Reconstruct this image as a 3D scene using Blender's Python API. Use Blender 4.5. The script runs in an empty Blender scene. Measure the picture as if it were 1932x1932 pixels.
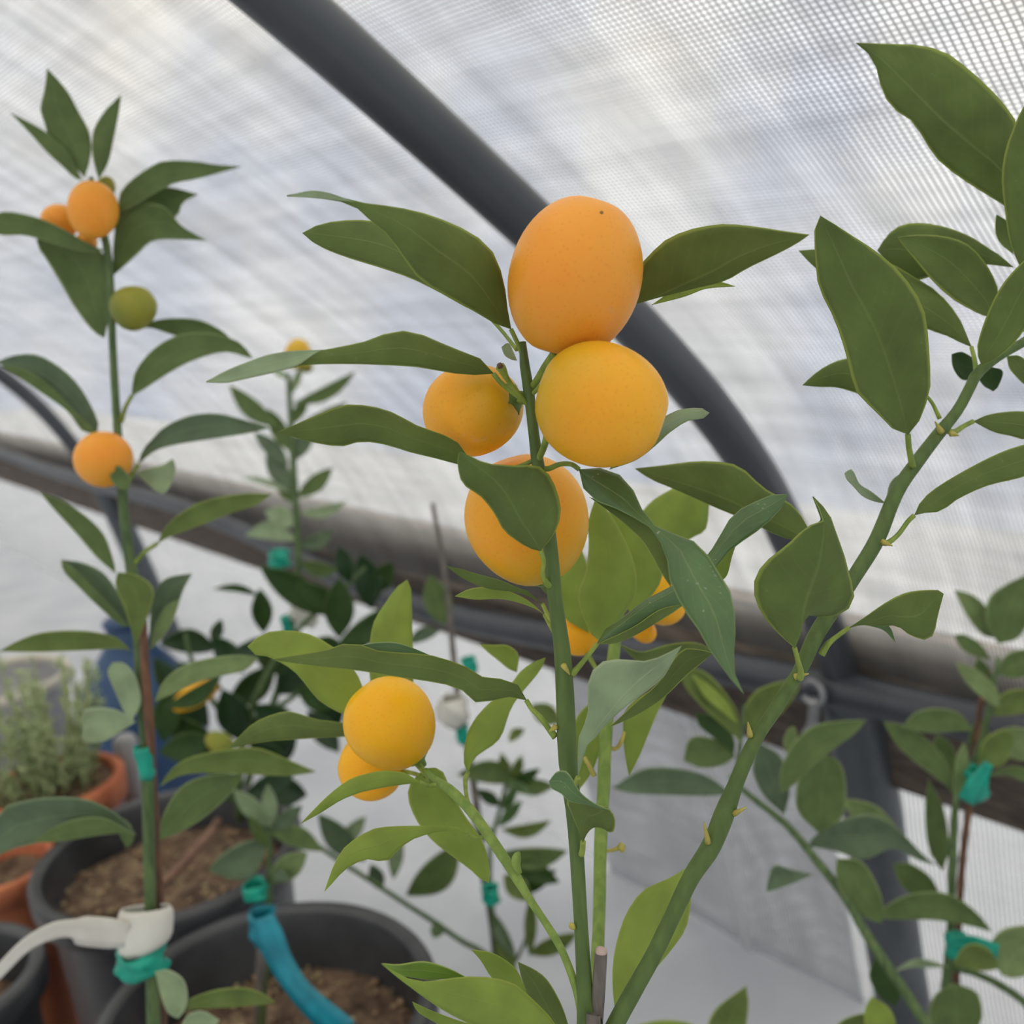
import bpy, math, random
from mathutils import Vector, noise
R = math.radians
C = bpy.context.scene.collection

# ------------------------------------------------------------------ camera
PITCH, ROLL, CAMH = R(13), R(5), 1.0
F = 1932.0
fwd = Vector((0, math.cos(PITCH), -math.sin(PITCH)))
r0 = Vector((1, 0, 0)); u0 = r0.cross(fwd)
rt = math.cos(ROLL)*r0 - math.sin(ROLL)*u0
up = math.sin(ROLL)*r0 + math.cos(ROLL)*u0
CAM = Vector((0, 0, CAMH))
cd = bpy.data.cameras.new('camera'); cam = bpy.data.objects.new('camera', cd); C.objects.link(cam)
from mathutils import Matrix
m = Matrix((rt, up, -fwd)).transposed().to_4x4(); m.translation = CAM
cam.matrix_world = m
cd.lens = 36; cd.sensor_width = 36; cd.clip_start = 0.02; cd.clip_end = 200
cd.dof.use_dof = True; cd.dof.focus_distance = 0.305; cd.dof.aperture_fstop = 12
bpy.context.scene.camera = cam

# ------------------------------------------------------------------ view, sky
sc = bpy.context.scene
sc.view_settings.view_transform = 'Standard'; sc.view_settings.look = 'None'
sc.view_settings.gamma = 1; sc.view_settings.use_curve_mapping = False
sc.view_settings.exposure = 0.50
sc.cycles.max_bounces = 10; sc.cycles.transparent_max_bounces = 12
sc.cycles.diffuse_bounces = 5; sc.cycles.transmission_bounces = 5

class NT:
    def __init__(s, tree): s.t = tree; tree.nodes.clear()
    def n(s, kind, **kw):
        nd = s.t.nodes.new(kind)
        for k, v in kw.items():
            if k.startswith('i_'): nd.inputs[k[2:].replace('_', ' ')].default_value = v
            else: setattr(nd, k, v)
        return nd
    def l(s, a, b): s.t.links.new(a, b)
    def ramp(s, fac, stops, interp='LINEAR'):
        nd = s.t.nodes.new('ShaderNodeValToRGB'); cr = nd.color_ramp; cr.interpolation = interp
        while len(cr.elements) < len(stops): cr.elements.new(0.5)
        for e, (p, c) in zip(cr.elements, stops):
            e.position = p; e.color = (c[0], c[1], c[2], 1)
        s.l(fac, nd.inputs[0]); return nd.outputs[0]
    def mix(s, fac, a, b, blend='MIX'):
        nd = s.t.nodes.new('ShaderNodeMix'); nd.data_type = 'RGBA'; nd.blend_type = blend
        for sock, v in ((nd.inputs[0], fac), (nd.inputs[6], a), (nd.inputs[7], b)):
            if hasattr(v, 'is_linked'): s.l(v, sock)
            elif isinstance(v, (int, float)): sock.default_value = v
            else: sock.default_value = (v[0], v[1], v[2], 1)
        return nd.outputs[2]
    def math(s, op, a, b=0.0, clamp=False):
        nd = s.t.nodes.new('ShaderNodeMath'); nd.operation = op; nd.use_clamp = clamp
        for sock, v in zip(nd.inputs, (a, b)):
            if hasattr(v, 'is_linked'): s.l(v, sock)
            else: sock.default_value = v
        return nd.outputs[0]

world = bpy.data.worlds.new('overcast_sky'); sc.world = world; world.use_nodes = True
w = NT(world.node_tree)
tc = w.n('ShaderNodeTexCoord'); sx = w.n('ShaderNodeSeparateXYZ'); w.l(tc.outputs['Generated'], sx.inputs[0])
elev = w.ramp(w.math('MULTIPLY_ADD', sx.outputs['Z'], 0.5), [(0, (0, 0, 0)), (1, (1, 1, 1))])
elev_in = w.math('ADD', w.math('MULTIPLY', sx.outputs['Z'], 0.5), 0.5)
base = w.ramp(elev_in, [(0.0, (0.68, 0.70, 0.74)), (0.36, (0.66, 0.71, 0.79)), (0.46, (0.74, 0.79, 0.88)),
                        (0.56, (0.80, 0.84, 0.90)), (0.70, (1.26, 1.20, 1.06)), (1.0, (1.45, 1.36, 1.18))])
nz = w.n('ShaderNodeTexNoise', i_Scale=5.5, i_Detail=4.0, i_Roughness=0.55)
w.l(tc.outputs['Generated'], nz.inputs['Vector'])
cl = w.ramp(nz.outputs['Fac'], [(0.38, (0.74, 0.79, 0.89)), (0.60, (1.20, 1.15, 1.05))])
bg = w.n('ShaderNodeBackground'); w.l(w.mix(1.0, base, cl, 'MULTIPLY'), bg.inputs[0]); bg.inputs[1].default_value = 1.12
wo = w.n('ShaderNodeOutputWorld'); w.l(bg.outputs[0], wo.inputs[0])

# soft daylight: a veiled sun high over the tunnel
sd = bpy.data.lights.new('veiled_sun', 'SUN'); sd.energy = 0.35; sd.angle = R(40); sd.color = (1, 0.96, 0.88)
so = bpy.data.objects.new('veiled_sun', sd); C.objects.link(so); so.rotation_euler = (R(22), R(-14), 0)

def srgb(r, g, b):
    f = lambda c: ((c/255+0.055)/1.055)**2.4 if c > 10 else c/255/12.92
    return (f(r), f(g), f(b))

# ------------------------------------------------------------------ pixel ray -> point
def W(x, y, d):
    return CAM + d*(fwd + (x-966)/F*rt - (y-966)/F*up)

# ------------------------------------------------------------------ materials
def newmat(name):
    mt = bpy.data.materials.new(name); mt.use_nodes = True
    return mt, NT(mt.node_tree)

def simple(name, col, rough=0.6, col2=None, scale=20.0, bump=0.0, metal=0.0, spec=0.5, stretch=None):
    mt, n = newmat(name)
    b = n.n('ShaderNodeBsdfPrincipled', i_Roughness=rough, i_Metallic=metal)
    b.inputs['Specular IOR Level'].default_value = spec
    tcn = n.n('ShaderNodeTexCoord'); nz = n.n('ShaderNodeTexNoise', i_Scale=scale, i_Detail=5.0)
    if stretch:
        mp = n.n('ShaderNodeMapping'); mp.inputs['Scale'].default_value = stretch
        n.l(tcn.outputs['Object'], mp.inputs[0]); n.l(mp.outputs[0], nz.inputs['Vector'])
    else: n.l(tcn.outputs['Object'], nz.inputs['Vector'])
    c2 = col2 or tuple(c*0.75 for c in col)
    n.l(n.ramp(nz.outputs['Fac'], [(0.35, c2), (0.65, col)]), b.inputs['Base Color'])
    if bump:
        bp = n.n('ShaderNodeBump', i_Strength=bump, i_Distance=0.002)
        n.l(nz.outputs['Fac'], bp.inputs['Height']); n.l(bp.outputs[0], b.inputs['Normal'])
    o = n.n('ShaderNodeOutputMaterial'); n.l(b.outputs[0], o.inputs[0])
    return mt

def leafmat(name, col, rim, rough, spec, transl, tcol, rib, speck=0.0):
    mt, n = newmat(name)
    tcn = n.n('ShaderNodeTexCoord'); uv = n.n('ShaderNodeSeparateXYZ'); n.l(tcn.outputs['UV'], uv.inputs[0])
    a = n.math('ABSOLUTE', n.math('SUBTRACT', uv.outputs['Y'], 0.5))          # 0 on the midrib, .5 at the margin
    nz = n.n('ShaderNodeTexNoise', i_Scale=90.0, i_Detail=3.0); n.l(tcn.outputs['Object'], nz.inputs['Vector'])
    n2 = n.n('ShaderNodeTexNoise', i_Scale=900.0, i_Detail=2.0); n.l(tcn.outputs['Object'], n2.inputs['Vector'])
    c = n.ramp(nz.outputs['Fac'], [(0.3, tuple(v*0.80 for v in col)), (0.7, tuple(v*1.16 for v in col))])
    # side veins
    wv = n.math('SINE', n.math('MULTIPLY', n.math('ADD', uv.outputs['X'], n.math('MULTIPLY', a, -0.45)), 75.0))
    vein = n.math('MULTIPLY', n.math('GREATER_THAN', wv, 0.90), 0.10)
    c = n.mix(vein, c, rib)
    ribm = n.ramp(a, [(0.0, (1, 1, 1)), (0.028, (0, 0, 0))])
    c = n.mix(n.math('MULTIPLY', ribm, 0.5), c, rib)
    edge = n.ramp(a, [(0.455, (0, 0, 0)), (0.482, (1, 1, 1))])
    c = n.mix(n.math('MULTIPLY', edge, 0.75), c, rim)
    if speck:
        sp = n.ramp(n2.outputs['Fac'], [(0.66, (0, 0, 0)), (0.72, (1, 1, 1))])
        big = n.ramp(nz.outputs['Fac'], [(0.5, (0, 0, 0)), (0.62, (1, 1, 1))])
        c = n.mix(n.math('MULTIPLY', n.math('MULTIPLY', sp, big), speck), c, (0.5, 0.52, 0.46))
    b = n.n('ShaderNodeBsdfPrincipled', i_Roughness=rough); b.inputs['Specular IOR Level'].default_value = spec
    n.l(c, b.inputs['Base Color'])
    bp = n.n('ShaderNodeBump', i_Strength=0.35, i_Distance=0.0004)
    hh = n.math('ADD', n.math('MULTIPLY', ribm, 0.8), n.math('MULTIPLY', nz.outputs['Fac'], 0.6))
    n.l(hh, bp.inputs['Height']); n.l(bp.outputs[0], b.inputs['Normal'])
    tr = n.n('ShaderNodeBsdfTranslucent'); n.l(n.mix(n.math('MULTIPLY', ribm, 0.3), tcol, rib), tr.inputs[0])
    mx = n.n('ShaderNodeMixShader'); mx.inputs[0].default_value = transl
    n.l(b.outputs[0], mx.inputs[1]); n.l(tr.outputs[0], mx.inputs[2])
    o = n.n('ShaderNodeOutputMaterial'); n.l(mx.outputs[0], o.inputs[0])
    return mt

LIME_RIM = srgb(172, 190, 92)
LM = {  # kind: (upper surface, underside)
 'mature': (leafmat('leaf_upper', srgb(84, 116, 68), srgb(150, 175, 110), 0.36, 0.55, 0.12, srgb(120, 150, 40), srgb(140, 160, 100), 0.8),
            leafmat('leaf_under', srgb(106, 126, 64), LIME_RIM, 0.55, 0.35, 0.25, srgb(120, 150, 40), srgb(134, 154, 88), 0.15)),
 'young': (leafmat('young_leaf_upper', srgb(118, 150, 66), srgb(185, 200, 110), 0.42, 0.5, 0.25, srgb(160, 190, 40), srgb(170, 190, 100)),
           leafmat('young_leaf_under', srgb(154, 176, 80), srgb(185, 200, 100), 0.5, 0.4, 0.35, srgb(170, 195, 50), srgb(155, 178, 85))),
 'deep': (leafmat('deep_leaf_upper', srgb(36, 66, 34), srgb(70, 100, 50), 0.34, 0.5, 0.10, srgb(60, 95, 20), srgb(60, 90, 45)),
          leafmat('deep_leaf_under', srgb(50, 80, 30), srgb(90, 115, 50), 0.5, 0.4, 0.2, srgb(70, 110, 20), srgb(75, 100, 45))),
 'dusty': (leafmat('dusty_leaf_upper', srgb(88, 110, 80), srgb(135, 155, 115), 0.45, 0.5, 0.12, srgb(100, 130, 60), srgb(125, 148, 105)),
           leafmat('dusty_leaf_under', srgb(98, 120, 68), srgb(150, 170, 115), 0.55, 0.35, 0.2, srgb(110, 140, 60), srgb(120, 145, 95))),
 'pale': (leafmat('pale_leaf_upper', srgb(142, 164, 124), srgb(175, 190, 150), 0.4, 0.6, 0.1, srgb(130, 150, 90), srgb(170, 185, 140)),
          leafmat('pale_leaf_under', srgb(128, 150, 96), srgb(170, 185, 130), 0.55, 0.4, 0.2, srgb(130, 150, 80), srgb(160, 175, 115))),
}

def barkmat(name, c1, c2, rough=0.55, stripe=0.5):
    mt, n = newmat(name)
    tcn = n.n('ShaderNodeTexCoord'); uv = n.n('ShaderNodeSeparateXYZ'); n.l(tcn.outputs['UV'], uv.inputs[0])
    nz = n.n('ShaderNodeTexNoise', i_Scale=60.0, i_Detail=4.0)
    mp = n.n('ShaderNodeMapping'); mp.inputs['Scale'].default_value = (5, 5, 0.6)
    n.l(tcn.outputs['Object'], mp.inputs[0]); n.l(mp.outputs[0], nz.inputs['Vector'])
    c = n.ramp(nz.outputs['Fac'], [(0.38, c2), (0.64, c1)])
    b = n.n('ShaderNodeBsdfPrincipled', i_Roughness=rough); n.l(c, b.inputs['Base Color'])
    bp = n.n('ShaderNodeBump', i_Strength=0.4, i_Distance=0.0006); n.l(nz.outputs['Fac'], bp.inputs['Height']); n.l(bp.outputs[0], b.inputs['Normal'])
    o = n.n('ShaderNodeOutputMaterial'); n.l(b.outputs[0], o.inputs[0]); return mt

STEM = barkmat('green_stem', srgb(90, 114, 54), srgb(76, 100, 45))
STEMY = barkmat('young_stem', srgb(136, 160, 74), srgb(112, 140, 60))
PET = barkmat('petiole_green', srgb(150, 168, 72), srgb(118, 142, 58))
NODE = barkmat('node_yellow', srgb(190, 180, 90), srgb(160, 150, 70))
STEMD = barkmat('dusty_stem', srgb(92, 116, 66), srgb(66, 90, 50))
BROWN = barkmat('brown_cane', srgb(120, 82, 58), srgb(84, 58, 44))
GREYST = barkmat('grey_cane', srgb(125, 118, 110), srgb(92, 86, 82))
CALYX = simple('calyx_green', srgb(110, 135, 60), 0.6)

def fruitmat(name, col, col2, green, gamt):
    mt, n = newmat(name)
    tcn = n.n('ShaderNodeTexCoord')
    nz = n.n('ShaderNodeTexNoise', i_Scale=28.0, i_Detail=3.0); n.l(tcn.outputs['Object'], nz.inputs['Vector'])
    c = n.ramp(nz.outputs['Fac'], [(0.35, col2), (0.68, col)])
    uv = n.n('ShaderNodeSeparateXYZ'); n.l(tcn.outputs['UV'], uv.inputs[0])
    # unripe tint keeps to the stalk end of the skin (UV y = 0)
    gm = n.math('ADD', n.math('SUBTRACT', 1.0, uv.outputs['Y']), n.math('MULTIPLY', n.math('SUBTRACT', nz.outputs['Fac'], 0.5), 0.9))
    c = n.mix(n.math('MULTIPLY', n.ramp(gm, [(0.45, (0, 0, 0)), (0.95, (1, 1, 1))]), gamt), c, green)
    vo = n.n('ShaderNodeTexVoronoi', i_Scale=620.0); n.l(tcn.outputs['Object'], vo.inputs['Vector'])
    pore = n.ramp(vo.outputs['Distance'], [(0.0, (1, 1, 1)), (0.32, (0, 0, 0))])
    c = n.mix(n.math('MULTIPLY', pore, 0.26), c, tuple(v*0.55 for v in col2))
    scar = n.n('ShaderNodeTexNoise', i_Scale=55.0, i_Detail=4.0, i_Roughness=0.7); n.l(tcn.outputs['Object'], scar.inputs['Vector'])
    sm = n.ramp(scar.outputs['Fac'], [(0.66, (0, 0, 0)), (0.72, (1, 1, 1))])
    c = n.mix(n.math('MULTIPLY', sm, 0.16), c, (0.75, 0.62, 0.45))
    b = n.n('ShaderNodeBsdfPrincipled', i_Roughness=0.42); b.inputs['Specular IOR Level'].default_value = 0.4
    b.inputs['Subsurface Weight'].default_value = 0.5; b.inputs['Subsurface Radius'].default_value = (0.008, 0.003, 0.001)
    b.inputs['Subsurface Scale'].default_value = 1.0
    n.l(c, b.inputs['Base Color'])
    bp = n.n('ShaderNodeBump', i_Strength=0.12, i_Distance=0.0004, invert=True); n.l(pore, bp.inputs['Height']); n.l(bp.outputs[0], b.inputs['Normal'])
    o = n.n('ShaderNodeOutputMaterial'); n.l(b.outputs[0], o.inputs[0]); return mt

FM = {'orange': fruitmat('fruit_orange', srgb(255, 176, 66), srgb(248, 160, 48), srgb(190, 150, 30), 0.35),
      'amber': fruitmat('fruit_amber', srgb(255, 186, 44), srgb(248, 170, 28), srgb(192, 168, 28), 0.75),
      'gold': fruitmat('fruit_gold', srgb(255, 196, 14), srgb(255, 180, 8), srgb(190, 140, 10), 0.5),
      'green': fruitmat('fruit_unripe', srgb(164, 158, 56), srgb(132, 140, 46), srgb(108, 122, 44), 0.9),
      'yellow': fruitmat('fruit_yellow', srgb(232, 190, 60), srgb(216, 176, 50), srgb(170, 170, 60), 0.9)}

# woven poly cover: translucent tapes with darker threads between them, UV in metres
def covermat(name, per, line, dirt, open_=0.62, tint=(0.93, 0.94, 0.95), dark=0.22):
    mt, n = newmat(name)
    tcn = n.n('ShaderNodeTexCoord'); uv = n.n('ShaderNodeSeparateXYZ'); n.l(tcn.outputs['UV'], uv.inputs[0])
    wob = n.n('ShaderNodeTexNoise', i_Scale=9.0, i_Detail=2.0); n.l(tcn.outputs['UV'], wob.inputs['Vector'])
    wb = n.math('MULTIPLY', wob.outputs['Fac'], 0.005)
    gx = n.math('ABSOLUTE', n.math('SUBTRACT', n.math('FRACT', n.math('DIVIDE', n.math('ADD', uv.outputs['X'], wb), per)), 0.5))
    gy = n.math('ABSOLUTE', n.math('SUBTRACT', n.math('FRACT', n.math('DIVIDE', n.math('ADD', uv.outputs['Y'], wb), per*0.85)), 0.5))
    lx = n.math('GREATER_THAN', gx, 0.5-line); ly = n.math('GREATER_THAN', gy, 0.5-line*0.95)
    thread = n.math('MAXIMUM', lx, n.math('MULTIPLY', ly, 0.9))
    # long soft streaks: the tapes lie denser in some bands
    st = n.n('ShaderNodeTexNoise', i_Scale=1.0, i_Detail=5.0, i_Roughness=0.6)
    mp = n.n('ShaderNodeMapping'); mp.inputs['Scale'].default_value = (26.0, 3.2, 1.0); mp.inputs['Rotation'].default_value = (0, 0, 0.25)
    n.l(tcn.outputs['UV'], mp.inputs[0]); n.l(mp.outputs[0], st.inputs['Vector'])
    st2 = n.n('ShaderNodeTexNoise', i_Scale=1.0, i_Detail=4.0, i_Roughness=0.55)
    mp2 = n.n('ShaderNodeMapping'); mp2.inputs['Scale'].default_value = (3.0, 40.0, 1.0)
    n.l(tcn.outputs['UV'], mp2.inputs[0]); n.l(mp2.outputs[0], st2.inputs['Vector'])
    s = n.math('ADD', n.math('MULTIPLY', st.outputs['Fac'], 0.6), n.math('MULTIPLY', st2.outputs['Fac'], 0.4))
    dens = n.ramp(s, [(0.36, (1-dirt,)*3), (0.60, (1, 1, 1))])
    tapec = n.mix(1.0, tint, dens, 'MULTIPLY')
    tp = n.n('ShaderNodeBsdfTransparent'); n.l(n.mix(thread, tapec, (dark, dark, dark*1.05)), tp.inputs[0])
    tl = n.n('ShaderNodeBsdfTranslucent'); n.l(n.mix(thread, tapec, (dark*1.4,)*3), tl.inputs[0])
    df = n.n('ShaderNodeBsdfPrincipled', i_Roughness=0.45); n.l(n.mix(thread, tapec, (0.3, 0.31, 0.33)), df.inputs['Base Color'])
    bp = n.n('ShaderNodeBump', i_Strength=0.6, i_Distance=0.006); n.l(s, bp.inputs['Height']); n.l(bp.outputs[0], df.inputs['Normal'])
    m1 = n.n('ShaderNodeMixShader'); m1.inputs[0].default_value = 0.4; n.l(tl.outputs[0], m1.inputs[1]); n.l(df.outputs[0], m1.inputs[2])
    m2 = n.n('ShaderNodeMixShader'); m2.inputs[0].default_value = open_; n.l(m1.outputs[0], m2.inputs[1]); n.l(tp.outputs[0], m2.inputs[2])
    o = n.n('ShaderNodeOutputMaterial'); n.l(m2.outputs[0], o.inputs[0]); return mt
COVER = covermat('woven_roof_cover', 0.0040, 0.17, 0.45)
SIDE = covermat('woven_side_cover', 0.0056, 0.19, 0.18, 0.62, (0.86, 0.89, 0.93))

HOOP = simple('painted_hoop_steel', srgb(84, 88, 94), 0.35, srgb(72, 76, 82), 8, metal=0.35)
POST = simple('grey_post_steel', srgb(92, 98, 104), 0.45, srgb(76, 82, 88), 14, metal=0.3)
WOOD = simple('weathered_board', srgb(142, 130, 118), 0.8, srgb(92, 82, 74), 22, 0.6, stretch=(1, 1, 7))
WOODD = simple('dark_weathered_board', srgb(104, 92, 84), 0.8, srgb(66, 58, 54), 22, 0.6, stretch=(1, 1, 7))
PIPE = simple('black_poly_pipe', srgb(70, 74, 82), 0.38, srgb(56, 60, 68), 10)
SOIL, n_ = newmat('potting_soil')
_b = n_.n('ShaderNodeBsdfPrincipled', i_Roughness=0.95); _t = n_.n('ShaderNodeTexCoord')
_v = n_.n('ShaderNodeTexVoronoi', i_Scale=90.0); n_.l(_t.outputs['Object'], _v.inputs['Vector'])
_z = n_.n('ShaderNodeTexNoise', i_Scale=40.0, i_Detail=6.0); n_.l(_t.outputs['Object'], _z.inputs['Vector'])
_c = n_.ramp(_z.outputs['Fac'], [(0.35, srgb(66, 50, 40)), (0.62, srgb(118, 96, 78))])
_c2 = n_.ramp(_v.outputs['Color'], [(0.62, (0, 0, 0)), (0.85, (1, 1, 1))])
n_.l(n_.mix(n_.math('MULTIPLY', _c2, 0.5), _c, srgb(158, 138, 108)), _b.inputs['Base Color'])
_bp = n_.n('ShaderNodeBump', i_Strength=1.0, i_Distance=0.006); n_.l(_v.outputs['Distance'], _bp.inputs['Height']); n_.l(_bp.outputs[0], _b.inputs['Normal'])
_o = n_.n('ShaderNodeOutputMaterial'); n_.l(_b.outputs[0], _o.inputs[0])
CHIP = simple('bark_chip', srgb(168, 140, 112), 0.85, srgb(112, 86, 66), 60, 0.4)
PERL = simple('pale_grit', srgb(190, 176, 140), 0.9, srgb(140, 124, 90), 60, 0.4)
POTB = simple('black_nursery_plastic', srgb(74, 76, 81), 0.36, srgb(46, 48, 52), 12)
TERRA = simple('terracotta_clay', srgb(214, 132, 92), 0.85, srgb(176, 100, 70), 18, 0.2)
TEAL = simple('teal_tape', srgb(10, 170, 145), 0.4, srgb(6, 140, 122), 60, 0.2)
TEALB = simple('blue_green_tape', srgb(20, 148, 170), 0.4, srgb(10, 120, 140), 60, 0.2)
WTAG = simple('white_tag_plastic', srgb(222, 222, 214), 0.4, srgb(208, 204, 196), 30)
BLUE = simple('blue_plastic', srgb(40, 78, 120), 0.4, srgb(30, 58, 96), 10)
CREAM = simple('cream_rim_plastic', srgb(214, 210, 196), 0.5, srgb(190, 186, 172), 20)
GREYP = simple('grey_plastic', srgb(165, 165, 170), 0.5, srgb(145, 145, 150), 10)
GALV = simple('galvanised_wire', srgb(165, 166, 170), 0.4, srgb(130, 132, 136), 40, metal=0.6)
FLOORM = simple('pale_ground_cloth', srgb(214, 218, 226), 0.8, srgb(198, 203, 212), 6, 0.2)
HERBM = leafmat('herb_needle', srgb(176, 190, 146), srgb(170, 185, 140), 0.6, 0.3, 0.2, srgb(150, 170, 90), srgb(170, 185, 140))
SCARM = simple('brown_scar', srgb(150, 110, 60), 0.7)

# ------------------------------------------------------------------ mesh helpers
def link(name, verts, faces, mats, parent=None, uvs=None, midx=None, smooth=True, origin=None):
    me = bpy.data.meshes.new(name); me.from_pydata([tuple(v) for v in verts], [], faces)
    for mt in (mats if isinstance(mats, (list, tuple)) else [mats]): me.materials.append(mt)
    if uvs is not None:
        ul = me.uv_layers.new(name='UVMap')
        for p in me.polygons:
            for li in p.loop_indices: ul.data[li].uv = uvs[me.loops[li].vertex_index]
    if midx: me.polygons.foreach_set('material_index', midx)
    if smooth: me.polygons.foreach_set('use_smooth', [True]*len(me.polygons))
    me.update()
    o = bpy.data.objects.new(name, me); C.objects.link(o)
    if parent is not None: o.parent = parent
    return o

def tag(o, label=None, cat=None, group=None, kind=None):
    if label: o['label'] = label
    if cat: o['category'] = cat
    if group: o['group'] = group
    if kind: o['kind'] = kind
    return o

def thing(name, loc, label, cat, group=None):
    o = bpy.data.objects.new(name, None); C.objects.link(o); o.location = loc; o.empty_display_size = 0.05
    return tag(o, label, cat, group)

def catmull(P, n):
    """resample points (tuples of any length) to n samples, evenly by length"""
    P = [tuple(p) for p in P]
    if len(P) == 2: dense = [tuple(a+(b-a)*k/20 for a, b in zip(*P)) for k in range(21)]
    else:
        Q = [tuple(2*a-b for a, b in zip(P[0], P[1]))] + P + [tuple(2*a-b for a, b in zip(P[-1], P[-2]))]
        dense = []
        for i in range(1, len(Q)-2):
            for k in range(10):
                t = k/10
                dense.append(tuple(0.5*((2*b)+(-a+c)*t+(2*a-5*b+4*c-d)*t*t+(-a+3*b-3*c+d)*t**3)
                                   for a, b, c, d in zip(Q[i-1], Q[i], Q[i+1], Q[i+2])))
        dense.append(P[-1])
    L = [0]
    for a, b in zip(dense, dense[1:]): L.append(L[-1]+math.hypot(*[x-y for x, y in zip(a, b)][:3]))
    out = []; j = 0
    for k in range(n):
        s = L[-1]*k/(n-1)
        while j < len(L)-2 and L[j+1] < s: j += 1
        t = (s-L[j])/max(L[j+1]-L[j], 1e-9)
        out.append(tuple(a+(b-a)*t for a, b in zip(dense[j], dense[j+1])))
    return out

def tube_data(pts, rad, seg=10, cap=True):
    """pts: Vectors, rad: list"""
    V = []; Fc = []; U = []; n = len(pts); prev = None; s = 0
    for i, p in enumerate(pts):
        t = (pts[min(i+1, n-1)]-pts[max(i-1, 0)]).normalized()
        if prev is None: a = t.cross(Vector((0.3, 0.5, 0.8))).normalized()
        else: a = (prev - t*prev.dot(t)).normalized()
        prev = a; b = t.cross(a)
        if i: s += (p-pts[i-1]).length
        for k in range(seg):
            th = 2*math.pi*k/seg
            V.append(p + rad[i]*(math.cos(th)*a+math.sin(th)*b)); U.append((s, k/seg))
    for i in range(n-1):
        for k in range(seg):
            k2 = (k+1) % seg
            Fc.append((i*seg+k, i*seg+k2, (i+1)*seg+k2, (i+1)*seg+k))
    if cap:
        Fc.append(tuple(reversed(range(seg)))); Fc.append(tuple((n-1)*seg+k for k in range(seg)))
    return V, Fc, U

def tube(name, P, mat, parent=None, base=Vector((0, 0, 0)), n=None, seg=10, pix=True, bump=None):
    """P: (x px, y px, depth, diameter px) or world (x,y,z,radius) when pix is False"""
    n = n or max(6, 4*len(P)); S = catmull(P, n)
    # resample by image length is fine for depth too
    if pix: pts = [W(p[0], p[1], p[2])-base for p in S]; rad = [p[3]/2*p[2]/F for p in S]
    else: pts = [Vector(p[:3])-base for p in S]; rad = [p[3] for p in S]
    if bump:
        rad = [r*(1+bump*noise.noise(Vector((i*0.35, 3.1, len(P))))) for i, r in enumerate(rad)]
    V, Fc, U = tube_data(pts, rad, seg)
    return link(name, V, Fc, mat, parent, U)

NL, NW = 16, 9
def patch(A, B, M, base_, tip, d0, d1, bow, cup, fa, fb, wav, rng, n1=NL, n2=NW):
    """one leaf surface. A, B edges and optional midrib M, all pixel points between base_ and tip."""
    a = catmull([base_]+A+[tip], n1); b = catmull([base_]+B+[tip], n1)
    mm = catmull([base_]+M+[tip], n1) if M else None
    V = []; U = []
    ph = rng.uniform(0, 6.28)
    for i in range(n1):
        t = i/(n1-1)
        pa, pb = a[i], b[i]
        pm = mm[i] if mm else ((pa[0]+pb[0])/2, (pa[1]+pb[1])/2)
        wd = math.hypot(pa[0]-pb[0], pa[1]-pb[1])
        if mm: wd = max(wd, math.hypot(pa[0]-pm[0], pa[1]-pm[1])+math.hypot(pb[0]-pm[0], pb[1]-pm[1]))
        dm = d0+(d1-d0)*t + bow*math.sin(math.pi*t)
        wm = wd*dm/F
        for j in range(n2):
            s = 2*j/(n2-1)-1
            q = pa if s < 0 else pb; k = abs(s)
            x = pm[0]+(q[0]-pm[0])*k; y = pm[1]+(q[1]-pm[1])*k
            fold = fa if s < 0 else fb
            d = dm + wm*(cup*k*k + fold*k) + wm*wav*k*math.sin(ph+t*9+(1.5 if s < 0 else 0))
            V.append((x, y, d)); U.append((t, j/(n2-1)))
    return V, U

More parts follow.
